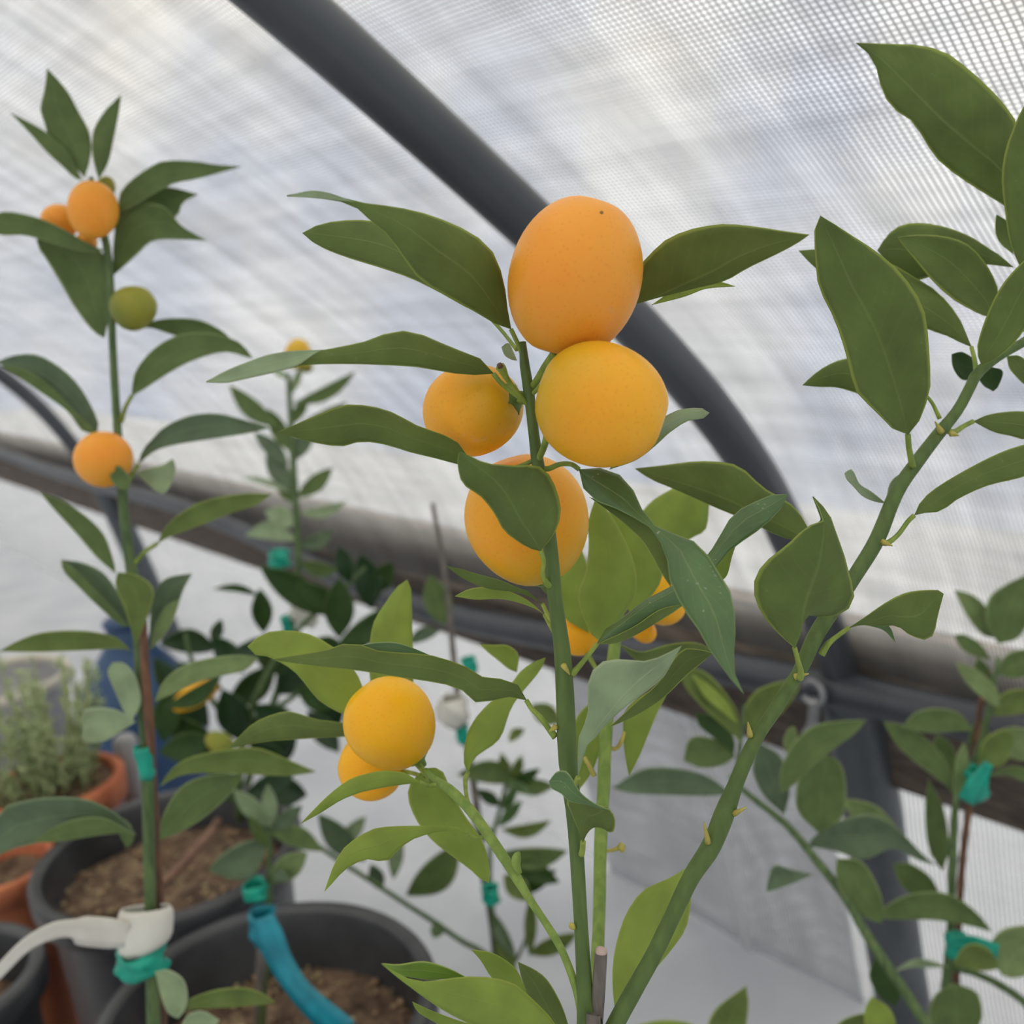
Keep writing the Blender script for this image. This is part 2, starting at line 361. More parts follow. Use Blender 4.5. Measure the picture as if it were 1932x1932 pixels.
def leaf(plant, base_, tip, A, B, d, M=None, kind='mature', top=False, bow=0.0, cup=-0.10, fa=0.0, fb=0.0,
         wav=0.05, pet=None, extra=None, name='leaf', thick=0.00038, dt=None, petmat=None):
    """d: depth or (base depth, tip depth). pet: petiole pixels from the leaf base to the stem.
    extra: more patches [(base, tip, A, B, top, depth shift)]"""
    rng = random.Random(int(base_[0]*7+base_[1]*13+tip[0]))
    org = plant.location if plant else Vector((0, 0, 0))
    d0, d1 = d if isinstance(d, tuple) else (d, d)
    V = []; Fc = []; U = []; MI = []
    specs = [(base_, tip, A, B, M, top, 0.0, bow, cup, fa, fb)]
    for e in (extra or []): specs.append((e[0], e[1], e[2], e[3], None, e[4], e[5], 0.0, -0.05, 0, 0))
    for (bs, tp_, a, b, mm, top_, ds, bw, cp, f1, f2) in specs:
        if bs is base_ and tp_ is tip: da, db = d0, d1
        else:
            ll = (tip[0]-base_[0])**2+(tip[1]-base_[1])**2
            q = [((p[0]-base_[0])*(tip[0]-base_[0])+(p[1]-base_[1])*(tip[1]-base_[1]))/ll for p in (bs, tp_)]
            da, db = [d0+(d1-d0)*t+bow*math.sin(math.pi*min(max(t, 0), 1))+ds for t in q]
        v, u = patch(a, b, mm, bs, tp_, da, db, bw, cp, f1, f2, wav, rng)
        o0 = len(V); pts = [W(*p)-org for p in v]
        V += pts; U += u
        fs = []
        for i in range(NL-1):
            for j in range(NW-1):
                k = o0+i*NW+j; fs.append((k, k+1, k+NW+1, k+NW))
        # orientation: the broad camera-facing side decides
        acc = 0
        for f in fs:
            p = [V[q] for q in f]; nn = (p[2]-p[0]).cross(p[3]-p[1]); acc += nn.dot((CAM-org)-p[0])
        if acc < 0: fs = [tuple(reversed(f)) for f in fs]
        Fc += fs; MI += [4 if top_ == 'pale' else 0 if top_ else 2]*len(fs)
    U_, D_ = LM[kind]
    # slots: 0 upper faces the viewer (1 = its back), 2 underside faces the viewer (3 = its back), 4 leaf-tip upper, sky gloss painted in as a paler colour
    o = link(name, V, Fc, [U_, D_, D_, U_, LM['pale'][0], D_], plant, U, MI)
    sm = o.modifiers.new('thickness', 'SOLIDIFY'); sm.thickness = thick; sm.offset = 0.0
    sm.material_offset = 1; sm.use_rim = True; sm.use_quality_normals = True
    if pet:
        P = [(base_[0], base_[1], d0, pet[0][3] if len(pet[0]) > 3 else 7)] + [(q[0], q[1], q[2] if len(q) > 2 else d0, q[3] if len(q) > 3 else 8) for q in pet]
        tube('petiole', P, petmat or PET, o, org, seg=8)
    return o

def simple_leaf(plant, base_, tip, w_, d, bend=0.0, kind='dusty', top=False, skew=0.0, **kw):
    """leaf given by base, tip, greatest width and sideways bend, all pixels"""
    bx, by = base_; tx, ty = tip
    dx, dy = tx-bx, ty-by; L = math.hypot(dx, dy) or 1; nx, ny = -dy/L, dx/L
    prof = [(0.12, 0.42), (0.28, 0.82), (0.45, 1.0), (0.62, 0.93), (0.78, 0.66), (0.9, 0.33)]
    A = []; B = []
    for t, p in prof:
        c = math.sin(math.pi*t)*bend*L
        A.append((bx+dx*t+nx*(c+w_/2*p*(1+skew)), by+dy*t+ny*(c+w_/2*p*(1+skew))))
        B.append((bx+dx*t+nx*(c-w_/2*p*(1-skew)), by+dy*t+ny*(c-w_/2*p*(1-skew))))
    return leaf(plant, base_, tip, A, B, d, kind=kind, top=top, **kw)

def fruit(plant, cx, cy, rx, ry, d, kind, rot=0.0, egg=0.08, stalk=(0, 1), calyx=True, label=None, tilt=0.0):
    """cx.. pixels; stalk: image direction of the stalk end (x, y down)"""
    org = plant.location; c = W(cx, cy, d)
    ax = Vector(stalk).normalized()
    ydir = (ax.x*rt - ax.y*up)                    # towards the stalk end
    ydir = (ydir + tilt*fwd).normalized()
    xdir = ydir.cross(fwd).normalized(); zdir = xdir.cross(ydir).normalized()
    if abs(ax.y) > abs(ax.x): ra, rb = ry, rx
    else: ra, rb = rx, ry
    ra *= d/F; rb *= d/F
    n1, n2 = 28, 36; V = []; Fc = []; U = []
    rs = random.Random(int(cx)); k1, k2 = rs.uniform(0, 9), rs.uniform(0, 9)
    for i in range(n1+1):
        th = math.pi*i/n1; h = math.cos(th)                       # 1 at the stalk end
        r = math.sin(th)*(1 + egg*h)
        hh = h*(1 - 0.06*math.exp(-((1-abs(h))/0.03)))
        for j in range(n2):
            f = 2*math.pi*j/n2
            lump = 1+0.03*math.sin(2*f+k1+h)*math.sin(th)+0.018*math.sin(3*f+k2)*math.sin(th)
            V.append(c-org + ydir*hh*ra + (xdir*math.cos(f)+zdir*math.sin(f))*r*rb*lump)
            U.append((j/n2, 1-(h+1)/2))
    for i in range(n1):
        for j in range(n2):
            j2 = (j+1) % n2; Fc.append((i*n2+j, i*n2+j2, (i+1)*n2+j2, (i+1)*n2+j))
    # UV y must be 0 at the stalk
    o = link('fruit', V, Fc, FM[kind], plant, U)
    if rot:
        pass
    if calyx:
        tp = c-org+ydir*ra*0.955; V = []; Fc = []
        n = 10
        for ring, (rr, hh) in enumerate([(0.30, -0.035), (0.22, 0.03), (0.12, 0.09), (0.075, 0.22)]):
            for k in range(n):
                f = 2*math.pi*k/n; q = rr*(1+(0.25 if ring == 0 and k % 2 else 0))
                V.append(tp + (xdir*math.cos(f)+zdir*math.sin(f))*q*rb + ydir*hh*rb)
        for ring in range(3):
            for k in range(n):
                k2 = (k+1) % n; Fc.append((ring*n+k, ring*n+k2, (ring+1)*n+k2, (ring+1)*n+k))
        Fc.append(tuple(3*n+k for k in range(n))); Fc.append(tuple(reversed(range(n))))
        link('calyx', V, Fc, CALYX, o)
    if label: o['label'] = label
    return o

# ------------------------------------------------------------------ the tunnel
Hd = Vector((-0.636, 0.772, 0)).normalized()          # along the wall, away from the near post
Hn = Vector((-Hd.y, Hd.x, 0)) * 1.0                   # towards the inside of the house
Hn = Vector((-0.772, -0.636, 0)).normalized()
SC = 1.15
P1 = Vector((0.319, 0.917, 0))*SC
def S3(al, off, z): return P1 + Hd*al + Hn*off + Vector((0, 0, z))
prof = [(-0.104, -0.98), (-0.088, -0.846), (-0.045, -0.66), (0.0, -0.472), (0.03, -0.388), (0.05, -0.337), (0.09, -0.25), (0.13, -0.185),
        (0.184, -0.121), (0.28, -0.043), (0.38, 0.032), (0.474, 0.105), (0.547, 0.158), (0.75, 0.285), (1.0, 0.42), (1.25, 0.53), (1.5, 0.60)]
prof = [(o*SC, CAMH+z*SC) for o, z in prof]
def smooth_prof(P, it):
    P = list(P)
    for _ in range(it):
        P = [P[0]] + [tuple(0.25*a+0.5*b+0.25*c for a, b, c in zip(P[i-1], P[i], P[i+1])) for i in range(1, len(P)-1)] + [P[-1]]
    return P
apex = prof[-1][0]
right_side = [(2*apex-o, z) for o, z in reversed(prof[:-1])]
full = prof + right_side
SP = 2.05*SC; A0, A1 = -2*SP, 5*SP

# floor
nf = 24; V = []; Fc = []
link('floor', [S3(A0, -2.5, 0), S3(A1, -2.5, 0), S3(A1, 2*apex+1.5, 0), S3(A0, 2*apex+1.5, 0)], [(0, 1, 2, 3)], FLOORM, smooth=False)
tag(bpy.data.objects['floor'], 'pale grey ground cloth the pots stand on', None, kind='structure')

# roof cover (above the hip board) and side covers
def sheet(name, pr, mat, off, label, sag=0.012, wr=0.004):
    dense = smooth_prof(catmull(pr, 90), 14); V = []; U = []; Fc = []; na = 140; s = 0
    for i, (o_, z) in enumerate(dense):
        if i: s += math.hypot(o_-dense[i-1][0], z-dense[i-1][1])
        a_, b_ = dense[max(i-1, 0)], dense[min(i+1, len(dense)-1)]
        tx, tz = b_[0]-a_[0], b_[1]-a_[1]; l = math.hypot(tx, tz); nx, nz = -tz/l, tx/l      # outward
        for j in range(na+1):
            al = A0+(A1-A0)*j/na
            ph = (al/SP) % 1.0
            dd = off - sag*math.sin(math.pi*ph) + wr*noise.noise(Vector((al*2.5, s*3.0, 1.7)))
            V.append(S3(al, o_+nx*dd, z+nz*dd)); U.append((al, s))
    for i in range(len(dense)-1):
        for j in range(na):
            k = i*(na+1)+j; Fc.append((k, k+1, k+na+2, k+na+1))
    return tag(link(name, V, Fc, mat, None, U), label, None, kind='structure')
hip = 4
top_prof = prof[hip-1:] + right_side[:len(right_side)-hip+1]
sheet('ceiling', top_prof, COVER, 0.026, 'white woven translucent cover stretched over the hoops')
sheet('wall_back', [(prof[1][0]-0.008, -0.02)]+prof[1:hip]+[(prof[hip][0], prof[hip][1])], SIDE, 0.034, 'white woven side curtain below the weathered hip board', 0.0, 0.010)
rs_ = [(2*apex-o, z) for o, z in [(prof[1][0]-0.008, -0.02)]+prof[1:hip+1]]
sheet('wall_front', list(reversed(rs_)), SIDE, 0.03, 'white woven side curtain on the far side of the tunnel', 0.0, 0.010)
for nm, al in (('wall_left', A1), ('wall_right', A0)):
    dense = catmull(full, 80); V = []; U = []
    for o_, z in dense: V.append(S3(al, o_, z)); U.append((o_, z))
    V.append(S3(al, 2*apex-prof[0][0], 0)); U.append((2*apex, 0)); V.append(S3(al, prof[0][0], 0)); U.append((0, 0))
    tag(link(nm, V, [tuple(range(len(V)))], SIDE, None, U, smooth=False), 'white woven end wall of the tunnel', None, kind='structure')

# seams of the side curtain (sewn double strips)
def strip_on_wall(name, al0, al1, label):
    V = []; Fc = []; U = []
    for i in range(13):
        z = 0.02+0.46*i/12
        for al in (al0, al1):
            V.append(S3(al, -0.088*SC+0.016*(z-0.2)-0.022, z)); U.append((al, z))
    for i in range(12): k = 2*i; Fc.append((k, k+1, k+3, k+2))
    o = link(name, V, Fc, SIDE, None, U, smooth=False)
    return tag(o, label, None, kind='structure')

def overlap(name, al0, al1, mat, z1, label, off, nn=40, ripple=0.006):
    V = []; Fc = []; U = []
    wp = catmull([(prof[1][0]-0.008, -0.02)]+prof[1:hip], 30)
    for i, (o_, z) in enumerate(wp):
        for j in range(nn+1):
            al = al0+(al1-al0)*j/nn
            V.append(S3(al, o_-0.034+off+ripple*noise.noise(Vector((al*6, z*1.5, 4))), min(z, z1))); U.append((al, i*0.02))
    for i in range(29):
        for j in range(nn): k = i*(nn+1)+j; Fc.append((k, k+1, k+nn+2, k+nn+1))
    return tag(link(name, V, Fc, mat, None, U), label, None, kind='structure')
SEAM = covermat('sewn_seam_cloth', 0.0050, 0.05, 0.05, 0.25, (0.95, 0.96, 0.98))
overlap('curtain_overlap', 0.075, 0.55, SIDE, 0.6, 'second layer of the woven side curtain left of the near post', 0.016)
overlap('curtain_seam', 0.245, 0.268, SEAM, 0.6, 'pale sewn seam in the woven side curtain', 0.024, 3)
HL = {-1: 'dark steel roof hoop at the near end of the tunnel, second from the end wall', 0: 'thick grey steel hoop arching from upper left down behind the big fruit',
      1: 'thin grey steel hoop at the left edge behind the tall left plant', 2: 'dark steel roof hoop, third one along the wall',
      3: 'dark steel roof hoop, fourth one along the wall', 4: 'dark steel roof hoop at the far end wall', -2: 'dark steel roof hoop at the near end wall'}
for k in range(-2, 6):
    S = smooth_prof(catmull(full[3:-3], 110), 22)
    pts = [S3(k*SP, o_, z) for o_, z in S]
    V, Fc, U = tube_data(pts, [0.0200]*len(pts), 20)
    h = thing('roof_hoop', S3(k*SP, prof[0][0], 0), HL.get(k, 'dark steel roof hoop at the far left end'), 'roof hoop', 'roof hoops of the tunnel'); h['kind'] = 'structure'
    ob = link('hoop_pipe', [v-h.location for v in V], Fc, HOOP, h, U)
    for sgn in (0, 1):
        lo = [(-0.100, -0.87), (-0.088, -0.846), (-0.045, -0.66), (0.0, -0.472), (0.022, -0.40)]
        q = [(o*SC, max(CAMH+z*SC, 0.0)) for o, z in lo]
        if sgn: q = [(2*apex-o, z) for o, z in q]
        S = catmull(q, 14); pts = [S3(k*SP, o_, z)-h.location for o_, z in S]
        V, Fc, U = tube_data(pts, [0.0335]*len(pts), 20)
        link('ground_post', V, Fc, POST, h, U)

def board(name, z0, z1, offt, offb, th, mat, label, al0=A0, al1=A1, kind='structure', cat=None, n=40, wob=0.0):
    V = []; Fc = []
    for i in range(n+1):
        al = al0+(al1-al0)*i/n; wz = wob*noise.noise(Vector((al*1.3, z0, 0)))
        for (o_, z) in ((offt, z1), (offt-th, z1), (offb-th, z0), (offb, z0)):
            V.append(S3(al, o_, z+wz))
    for i in range(n):
        for k in range(4): Fc.append((i*4+k, i*4+(k+1) % 4, i*4+4+(k+1) % 4, i*4+4+k))
    Fc.append((3, 2, 1, 0)); Fc.append(tuple(n*4+k for k in range(4)))
    o = link(name, V, Fc, mat, None, None, smooth=False)
    bv = o.modifiers.new('bevel', 'BEVEL'); bv.width = 0.004; bv.segments = 2
    return tag(o, label, cat, kind=kind)
board('trim_1', CAMH-0.435*SC, CAMH-0.345*SC, 0.018, 0.004, 0.035, WOOD, 'weathered grey-brown upper hip board running along the tunnel side')
board('trim_2', CAMH-0.515*SC, CAMH-0.437*SC, 0.004, -0.010, 0.035, WOODD, 'dark weathered lower hip board under the grey-brown board')

# rolled-up pipe hanging in front of the boards
def wallpt(x, y, off):
    ray = W(x, y, 1)-CAM
    q = P1 + Hn*off; s = (q-CAM).dot(Hn)/ray.dot(Hn); return CAM+ray*s
PP = [(-260, 742), (0, 852), (181, 912), (326, 950), (471, 1006), (630, 1084), (835, 1156), (1000, 1192), (1300, 1247), (1594, 1305), (1932, 1385), (2300, 1475), (2800, 1600)]
pts = [wallpt(x, y, 0.045) for x, y in PP]
S = catmull([tuple(p) for p in pts], 80); V, Fc, U = tube_data([Vector(p) for p in S], [0.021]*80, 16)
tag(link('roll_up_pipe', V, Fc, PIPE, None, U), 'black roll-up pipe sagging along the weathered side boards', 'pipe')

# galvanised clip hanging on the pipe by the near post
def clip_at(x, y, off, label):
    p = wallpt(x, y, off); t = thing('pipe_clip', p, label, 'clip')
    r_ = []
    for k in range(25):
        a = 2*math.pi*k/24*0.86+0.4
        r_.append(Vector((0.012*math.cos(a)*Hd.x, 0.012*math.cos(a)*Hd.y, 0.013*math.sin(a))) + Hn*0.004)
    V, Fc, U = tube_data(r_, [0.0035]*25, 8); link('ring', V, Fc, GALV, t, U)
    tail = [Vector((0, 0, -0.008)), Hd*0.004+Vector((0, 0, -0.04)), Hd*0.012+Vector((0, 0, -0.055)), Hd*0.013+Vector((0, 0, -0.078))]
    V, Fc, U = tube_data([Vector(q) for q in catmull([tuple(q) for q in tail], 12)], [0.006]*12, 8); link('hook', V, Fc, GALV, t, U)
clip_at(1538, 1305, 0.07, 'grey galvanised clip hanging on the black pipe by the near post')

# ------------------------------------------------------------------ pots
def potloc(cx, cy, d): p = W(cx, cy, d); return p
def pot_parts(t, r, h, mat, soil_drop, top_z, rimw=0.012, grit=0, rng=None, lip=0.02, floor_z=0.0, soilmat=None):
    """thick-walled round pot, rolled rim, soil disc; local coordinates, t at the base"""
    n = 56; o_ = t.location
    z1 = top_z-o_.z
    rb = r*0.80
    pr = [(0.0, 0.0), (rb*0.96, 0.0), (rb, 0.006), (r*0.965-rimw*0.2, z1-lip-0.006), (r*0.97, z1-lip), (r+rimw*0.55, z1-lip+0.001), (r+rimw*0.62, z1-0.004),
          (r+rimw*0.4, z1), (r-rimw*0.35, z1), (r-rimw*0.55, z1-0.005), (r-rimw*0.7, z1-lip), (r-rimw, z1-lip*1.6), (rb-0.004, 0.012), (0, 0.012)]
    V = []; Fc = []
    for q, z in pr:
        for k in range(n):
            a = 2*math.pi*k/n; V.append((q*math.cos(a), q*math.sin(a), z))
    for i in range(len(pr)-1):
        for k in range(n):
            k2 = (k+1) % n; Fc.append((i*n+k, i*n+k2, (i+1)*n+k2, (i+1)*n+k))
    body = link('pot', V, Fc, mat, t)
    # soil
    zs = z1-soil_drop; f = (zs-0.006)/(z1-lip)
    rr = (rb+(r*0.965-rb)*f) - rimw*0.35
    V = [(0, 0, zs+0.004)]; Fc = []; rings = 9
    for i in range(1, rings+1):
        for k in range(40):
            a = 2*math.pi*k/40; q = rr*i/rings
            V.append((q*math.cos(a), q*math.sin(a), zs + 0.010*noise.noise(Vector((q*math.cos(a)*22, q*math.sin(a)*22, r*9+o_.x*5))) - 0.004*(i == rings)))
    for k in range(40): Fc.append((0, 1+k, 1+(k+1) % 40))
    for i in range(rings-1):
        for k in range(40):
            k2 = (k+1) % 40; Fc.append((1+i*40+k, 1+(i+1)*40+k, 1+(i+1)*40+k2, 1+i*40+k2))
    so = link('soil', V, Fc, SOIL, t)
    if grit:
        rng = rng or random.Random(5)
        for (mt_, nm, cnt, sz) in ((CHIP, 'bark_chips', grit, 0.0058), (PERL, 'pale_grit', grit//2, 0.0046)):
            V = []; Fc = []
            for g in range(cnt):
                a = rng.uniform(0, 6.283); q = rr*0.96*math.sqrt(rng.random()); s = sz*rng.uniform(0.5, 1.5)
                c = Vector((q*math.cos(a), q*math.sin(a), zs+0.003)); k0 = len(V)
                e = Vector((rng.uniform(0.7, 1.6), rng.uniform(0.6, 1.1), rng.uniform(0.5, 0.9)))*s; ro = rng.uniform(0, 3)
                for dx, dy, dz in ((1, 0, 0), (-1, 0, 0), (0, 1, 0), (0, -1, 0), (0, 0, 1), (0, 0, -1)):
                    x, y = dx*e.x, dy*e.y
                    V.append(c+Vector((x*math.cos(ro)-y*math.sin(ro), x*math.sin(ro)+y*math.cos(ro), dz*e.z)))
                for f_ in ((0, 2, 4), (2, 1, 4), (1, 3, 4), (3, 0, 4), (2, 0, 5), (1, 2, 5), (3, 1, 5), (0, 3, 5)): Fc.append(tuple(k0+z for z in f_))
            g_ = link(nm, V, Fc, mt_, so); g_['kind'] = 'stuff'
            sb = g_.modifiers.new('round', 'SUBSURF'); sb.levels = 1; sb.render_levels = 1
    return body
RIM = 0.385

def base_at(x, y, d, dx=0, dy=0):
    p = W(x, y, d); return Vector((p.x+dx, p.y+dy, 0))

# ================================================================== the main plant in front
mp_ = thing('citrus_plant', base_at(1103, 1932, 0.30, 0.0, -0.01), 'sharp nearest fruiting citrus plant with four big orange fruits stacked on its centre stem', 'plant', 'potted citrus plants')
pot_parts(mp_, 0.11, 0, POTB, 0.03, 0.36)
o0 = mp_.location
tube('stem', [(986, 645, .298, 13), (990, 690, .298, 19), (998, 740, .297, 21), (1005, 800, .297, 20), (1014, 870, .297, 24), (1030, 960, .296, 25), (1040, 1050, .296, 28),
              (1047, 1130, .296, 28), (1061, 1230, .296, 32), (1067, 1330, .297, 35), (1071, 1430, .297, 36), (1083, 1540, .298, 29), (1090, 1640, .298, 27),
              (1097, 1760, .299, 27), (1103, 1870, .30, 30), (1106, 1990, .30, 38), (1104, 2300, .31, 44), (1090, 3100, .36, 46), (1075, 3700, .42, 50)], STEM, mp_, o0, n=70, seg=16, bump=0.04)
tube('branch', [(802, 1452, .345, 10), (815, 1466, .343, 13), (850, 1491, .34, 18), (890, 1532, .335, 21), (930, 1588, .328, 21), (968, 1645, .322, 20), (1000, 1698, .317, 16), (1030, 1742, .312, 15),
                (1060, 1793, .306, 15), (1086, 1862, .301, 15), (1100, 1930, .30, 16)], STEMY, mp_, o0, n=40, seg=12, bump=0.15)
tube('branch', [(1182, 1050, .40, 14), (1165, 1180, .395, 20), (1150, 1300, .39, 24), (1143, 1377, .385, 25), (1139, 1486, .38, 25), (1133, 1594, .37, 24), (1131, 1703, .36, 24), (1128, 1790, .35, 24),
                (1122, 1900, .33, 26), (1108, 2020, .305, 28)], STEMY, mp_, o0, n=40, seg=12, bump=0.12)
rb = tube('branch', [(1960, 625, .352, 15), (1932, 645, .35, 17), (1884, 673, .347, 17), (1845, 703, .345, 21), (1829, 733, .343, 20), (1806, 775, .342, 21), (1768, 822, .340, 24), (1730, 872, .336, 26),
                (1692, 928, .333, 27), (1655, 1017, .330, 29), (1617, 1080, .326, 28), (1580, 1137, .322, 29), (1541, 1196, .318, 31), (1508, 1268, .315, 26), (1492, 1290, .313, 25), (1467, 1332, .311, 26),
                (1435, 1379, .309, 26), (1411, 1425, .307, 28), (1387, 1482, .306, 29), (1368, 1532, .305, 38), (1341, 1598, .304, 37), (1304, 1655, .303, 33), (1268, 1730, .302, 31), (1232, 1804, .301, 31),
                (1195, 1870, .301, 33), (1160, 1935, .30, 34), (1112, 2040, .30, 38)], STEM, mp_, o0, n=90, seg=16, bump=0.03)

# fruits of the main plant
fruit(mp_, 1084, 525, 127, 153, .283, 'orange', egg=-0.03, stalk=(-0.28, 0.96), tilt=0.15, calyx=False, label='topmost and largest orange fruit')
fruit(mp_, 1135, 763, 127, 121, .276, 'amber', egg=0.02, stalk=(-0.75, -0.25), tilt=0.1, calyx=False, label='fruit just under the top one, right of the stem')
fruit(mp_, 893, 775, 97, 89, .312, 'amber', egg=-0.02, stalk=(0.86, -0.22), tilt=-0.5, calyx=True, label='fruit left of the stem')
fruit(mp_, 994, 982, 114, 127, .327, 'amber', egg=-0.03, stalk=(0.3, 0.95), tilt=0.2, calyx=True, label='fruit half hidden by a leaf, behind the stem')
fruit(mp_, 736, 1366, 84, 90, .352, 'gold', egg=-0.04, stalk=(0.6, 0.78), tilt=0.1, calyx=True, label='golden fruit on the low left branch')
fruit(mp_, 701, 1446, 64, 61, .378, 'gold', egg=0.0, stalk=(0.9, 0.3), calyx=False)
fruit(mp_, 1089, 1198, 42, 39, .41, 'gold', stalk=(0.5, -0.8), calyx=False)
fruit(mp_, 1247, 1128, 52, 50, .42, 'gold', stalk=(-0.5, 0.8), calyx=False)
fruit(mp_, 1214, 1190, 26, 22, .43, 'gold', stalk=(-0.5, 0.8), calyx=False)
f1 = [o for o in bpy.data.objects if o.get('label') == 'topmost and largest orange fruit'][0]
p_ = W(1135, 401, .2655)-o0
V = []; Fc = []
for k in range(8): V.append(p_ + 0.0005*(math.cos(k*math.pi/4)*rt + math.sin(k*math.pi/4)*up))
V.append(p_-fwd*0.0002)
link('blossom_scar', V, [(k, (k+1) % 8, 8) for k in range(8)], SCARM, f1)
# fruit stalks
for P in ([(1000, 735, .298, 14), (1015, 715, .294, 15), (1030, 690, .289, 16), (1048, 665, .284, 18)],
          [(1003, 745, .297, 9), (1025, 722, .291, 9), (1042, 698, .284, 9), (1050, 680, .280, 9)],
          [(998, 762, .298, 8), (984, 758, .302, 9), (970, 754, .306, 12)],
          [(1014, 872, .297, 10), (1021, 856, .294, 13), (1028, 838, .288, 13), (1034, 812, .283, 14)],
          [(1043, 1130, .298, 8), (1040, 1112, .31, 9), (1030, 1100, .322, 12)],
          [(812, 1470, .344, 9), (800, 1456, .348, 11), (787, 1440, .352, 14)],
          [(812, 1474, .345, 8), (790, 1462, .36, 8), (760, 1455, .375, 9)],
          [(1145, 1290, .39, 8), (1125, 1262, .40, 8), (1104, 1226, .408, 9)],
          [(1165, 1190, .395, 8), (1195, 1185, .405, 8), (1218, 1170, .415, 9)]):
    tube('fruit_stalk', P, PET, mp_, o0, seg=8)
# cut stub of a picked fruit
stub = tube('stub', [(996, 765, .297, 9), (972, 735, .294, 9), (956, 714, .291, 11), (948, 698, .289, 17), (944, 692, .288, 19)], PET, mp_, o0, seg=10)
tube('petiole_scar', [(945, 693, .2865, 12), (941, 686, .286, 9)], BROWN, stub, o0, n=3, seg=10)

# leaves of the centre stem
leaf(mp_, (964, 621), (541, 369),
     [(955, 570), (950, 530), (931, 478), (897, 445), (848, 420), (798, 402), (748, 391), (700, 385), (664, 379), (640, 370), (615, 364), (583, 362)],
     [(947, 618), (897, 589), (857, 566), (819, 546), (786, 521), (757, 480), (732, 444), (705, 422), (682, 400), (660, 385), (620, 377), (572, 371)],
     (.298, .262), bow=-0.006, cup=0.08, fa=0.05, fb=-0.10, pet=[(973, 640, .298, 9), (984, 665, .298, 10), (992, 695, .298, 11)],
     extra=[((668, 381), (541, 370), [(645, 372), (616, 363), (583, 360)], [(640, 378), (610, 375), (575, 372)], 'pale', -0.0022)])  # pale tip patch: gloss from the sky put into the colour
leaf(mp_, (925, 600), (571, 440), [(880, 540), (830, 492), (780, 450), (740, 425), (690, 416), (640, 417), (600, 425)],
     [(880, 580), (830, 552), (790, 532), (770, 523), (720, 506), (650, 484), (600, 463)], (.312, .33), cup=0.1, pet=[(950, 628, .308, 7), (975, 660, .302, 8)])
leaf(mp_, (1196, 574), (1527, 443), [(1211, 500), (1232, 474), (1257, 452), (1302, 433), (1359, 423), (1400, 425), (1440, 430), (1477, 436)],
     [(1238, 562), (1275, 553), (1314, 543), (1367, 530), (1412, 505), (1465, 480), (1503, 460)], (.305, .27), M=[(1250, 555), (1291, 536), (1340, 515), (1400, 482), (1460, 460)],
     cup=-0.05, fa=-0.12, fb=0.20, pet=[(1160, 600, .302, 8), (1090, 650, .30, 9), (1030, 700, .299, 9), (1003, 730, .298, 10)])
leaf(mp_, (1230, 575), (1386, 540), [(1290, 535), (1340, 530), (1365, 533)], [(1290, 560), (1330, 545), (1370, 541)], (.315, .31), kind='young')
leaf(mp_, (931, 705), (389, 720), [(918, 688), (906, 677), (873, 664), (840, 651), (806, 635), (765, 625), (740, 625), (690, 644), (650, 653), (615, 660), (570, 663), (541, 665), (500, 673), (453, 690), (417, 706)],
     [(914, 708), (885, 707), (852, 704), (790, 693), (753, 690), (700, 688), (666, 687), (625, 687), (595, 688), (554, 692), (520, 702), (490, 709), (453, 716), (428, 721)],
     (.297, .255), bow=-0.004, cup=0.06, fa=0.12, fb=-0.05, pet=[(945, 722, .297, 10), (965, 738, .298, 11), (990, 756, .298, 12)],
     extra=[((607, 660), (389, 721), [(575, 661), (541, 663), (500, 671), (453, 688), (417, 704)], [(590, 670), (560, 690), (520, 702), (490, 709), (453, 717), (428, 722)], 'pale', -0.0022)])  # twisted tip in the paler colour, a painted sky reflection
leaf(mp_, (895, 882), (525, 815), [(870, 843), (852, 827), (815, 813), (782, 801), (748, 782), (715, 770), (666, 763), (637, 768), (603, 782), (562, 799)],
     [(864, 876), (823, 865), (769, 852), (728, 839), (682, 833), (645, 842), (608, 838), (562, 828)], (.302, .27), cup=0.08, fa=0.1, pet=[(940, 888, .301, 9), (980, 880, .299, 9), (1008, 868, .298, 10)])
leaf(mp_, (1020, 1039), (866, 852), [(1040, 1015), (1053, 991), (1058, 958), (1047, 917), (1030, 888), (1009, 878), (976, 879), (945, 877), (922, 875), (897, 866), (878, 855)],
     [(1000, 1034), (976, 1020), (951, 1000), (935, 971), (920, 950), (905, 934), (875, 914), (867, 896), (863, 872)], (.288, .272),
     M=[(1001, 1008), (984, 985), (970, 958), (950, 925), (925, 898), (890, 872)], cup=-0.05, fa=0.15, fb=0.45,
     pet=[(1026, 1060, .290, 9), (1024, 1085, .292, 9), (1034, 1102, .294, 12), (1042, 1108, .296, 12)])
# glossy drooping leaf, upper side up
leaf(mp_, (1093, 886), (1403, 1309), [(1136, 884), (1173, 899), (1198, 930), (1208, 955), (1226, 985), (1250, 1000), (1275, 1009), (1301, 1017), (1329, 1039), (1350, 1073), (1372, 1104), (1384, 1139), (1387, 1188), (1384, 1235), (1384, 1263), (1393, 1288)],
     [(1099, 915), (1110, 935), (1142, 955), (1164, 960), (1195, 976), (1226, 995), (1248, 1026), (1260, 1060), (1264, 1095), (1279, 1129), (1304, 1170), (1329, 1204), (1341, 1232), (1366, 1262), (1386, 1292)],
     (.294, .25), top=True, bow=-0.004, cup=0.12, fa=0.10, fb=-0.05, wav=0.08, pet=[(1078, 876, .294, 10), (1056, 876, .295, 10), (1036, 884, .296, 11), (1022, 884, .297, 12)],
     extra=[((1112, 938), (1266, 1108), [(1164, 958), (1195, 974), (1228, 995), (1250, 1026), (1262, 1062)], [(1145, 962), (1180, 990), (1211, 1020), (1229, 1048), (1244, 1076)], False, 0.004)])
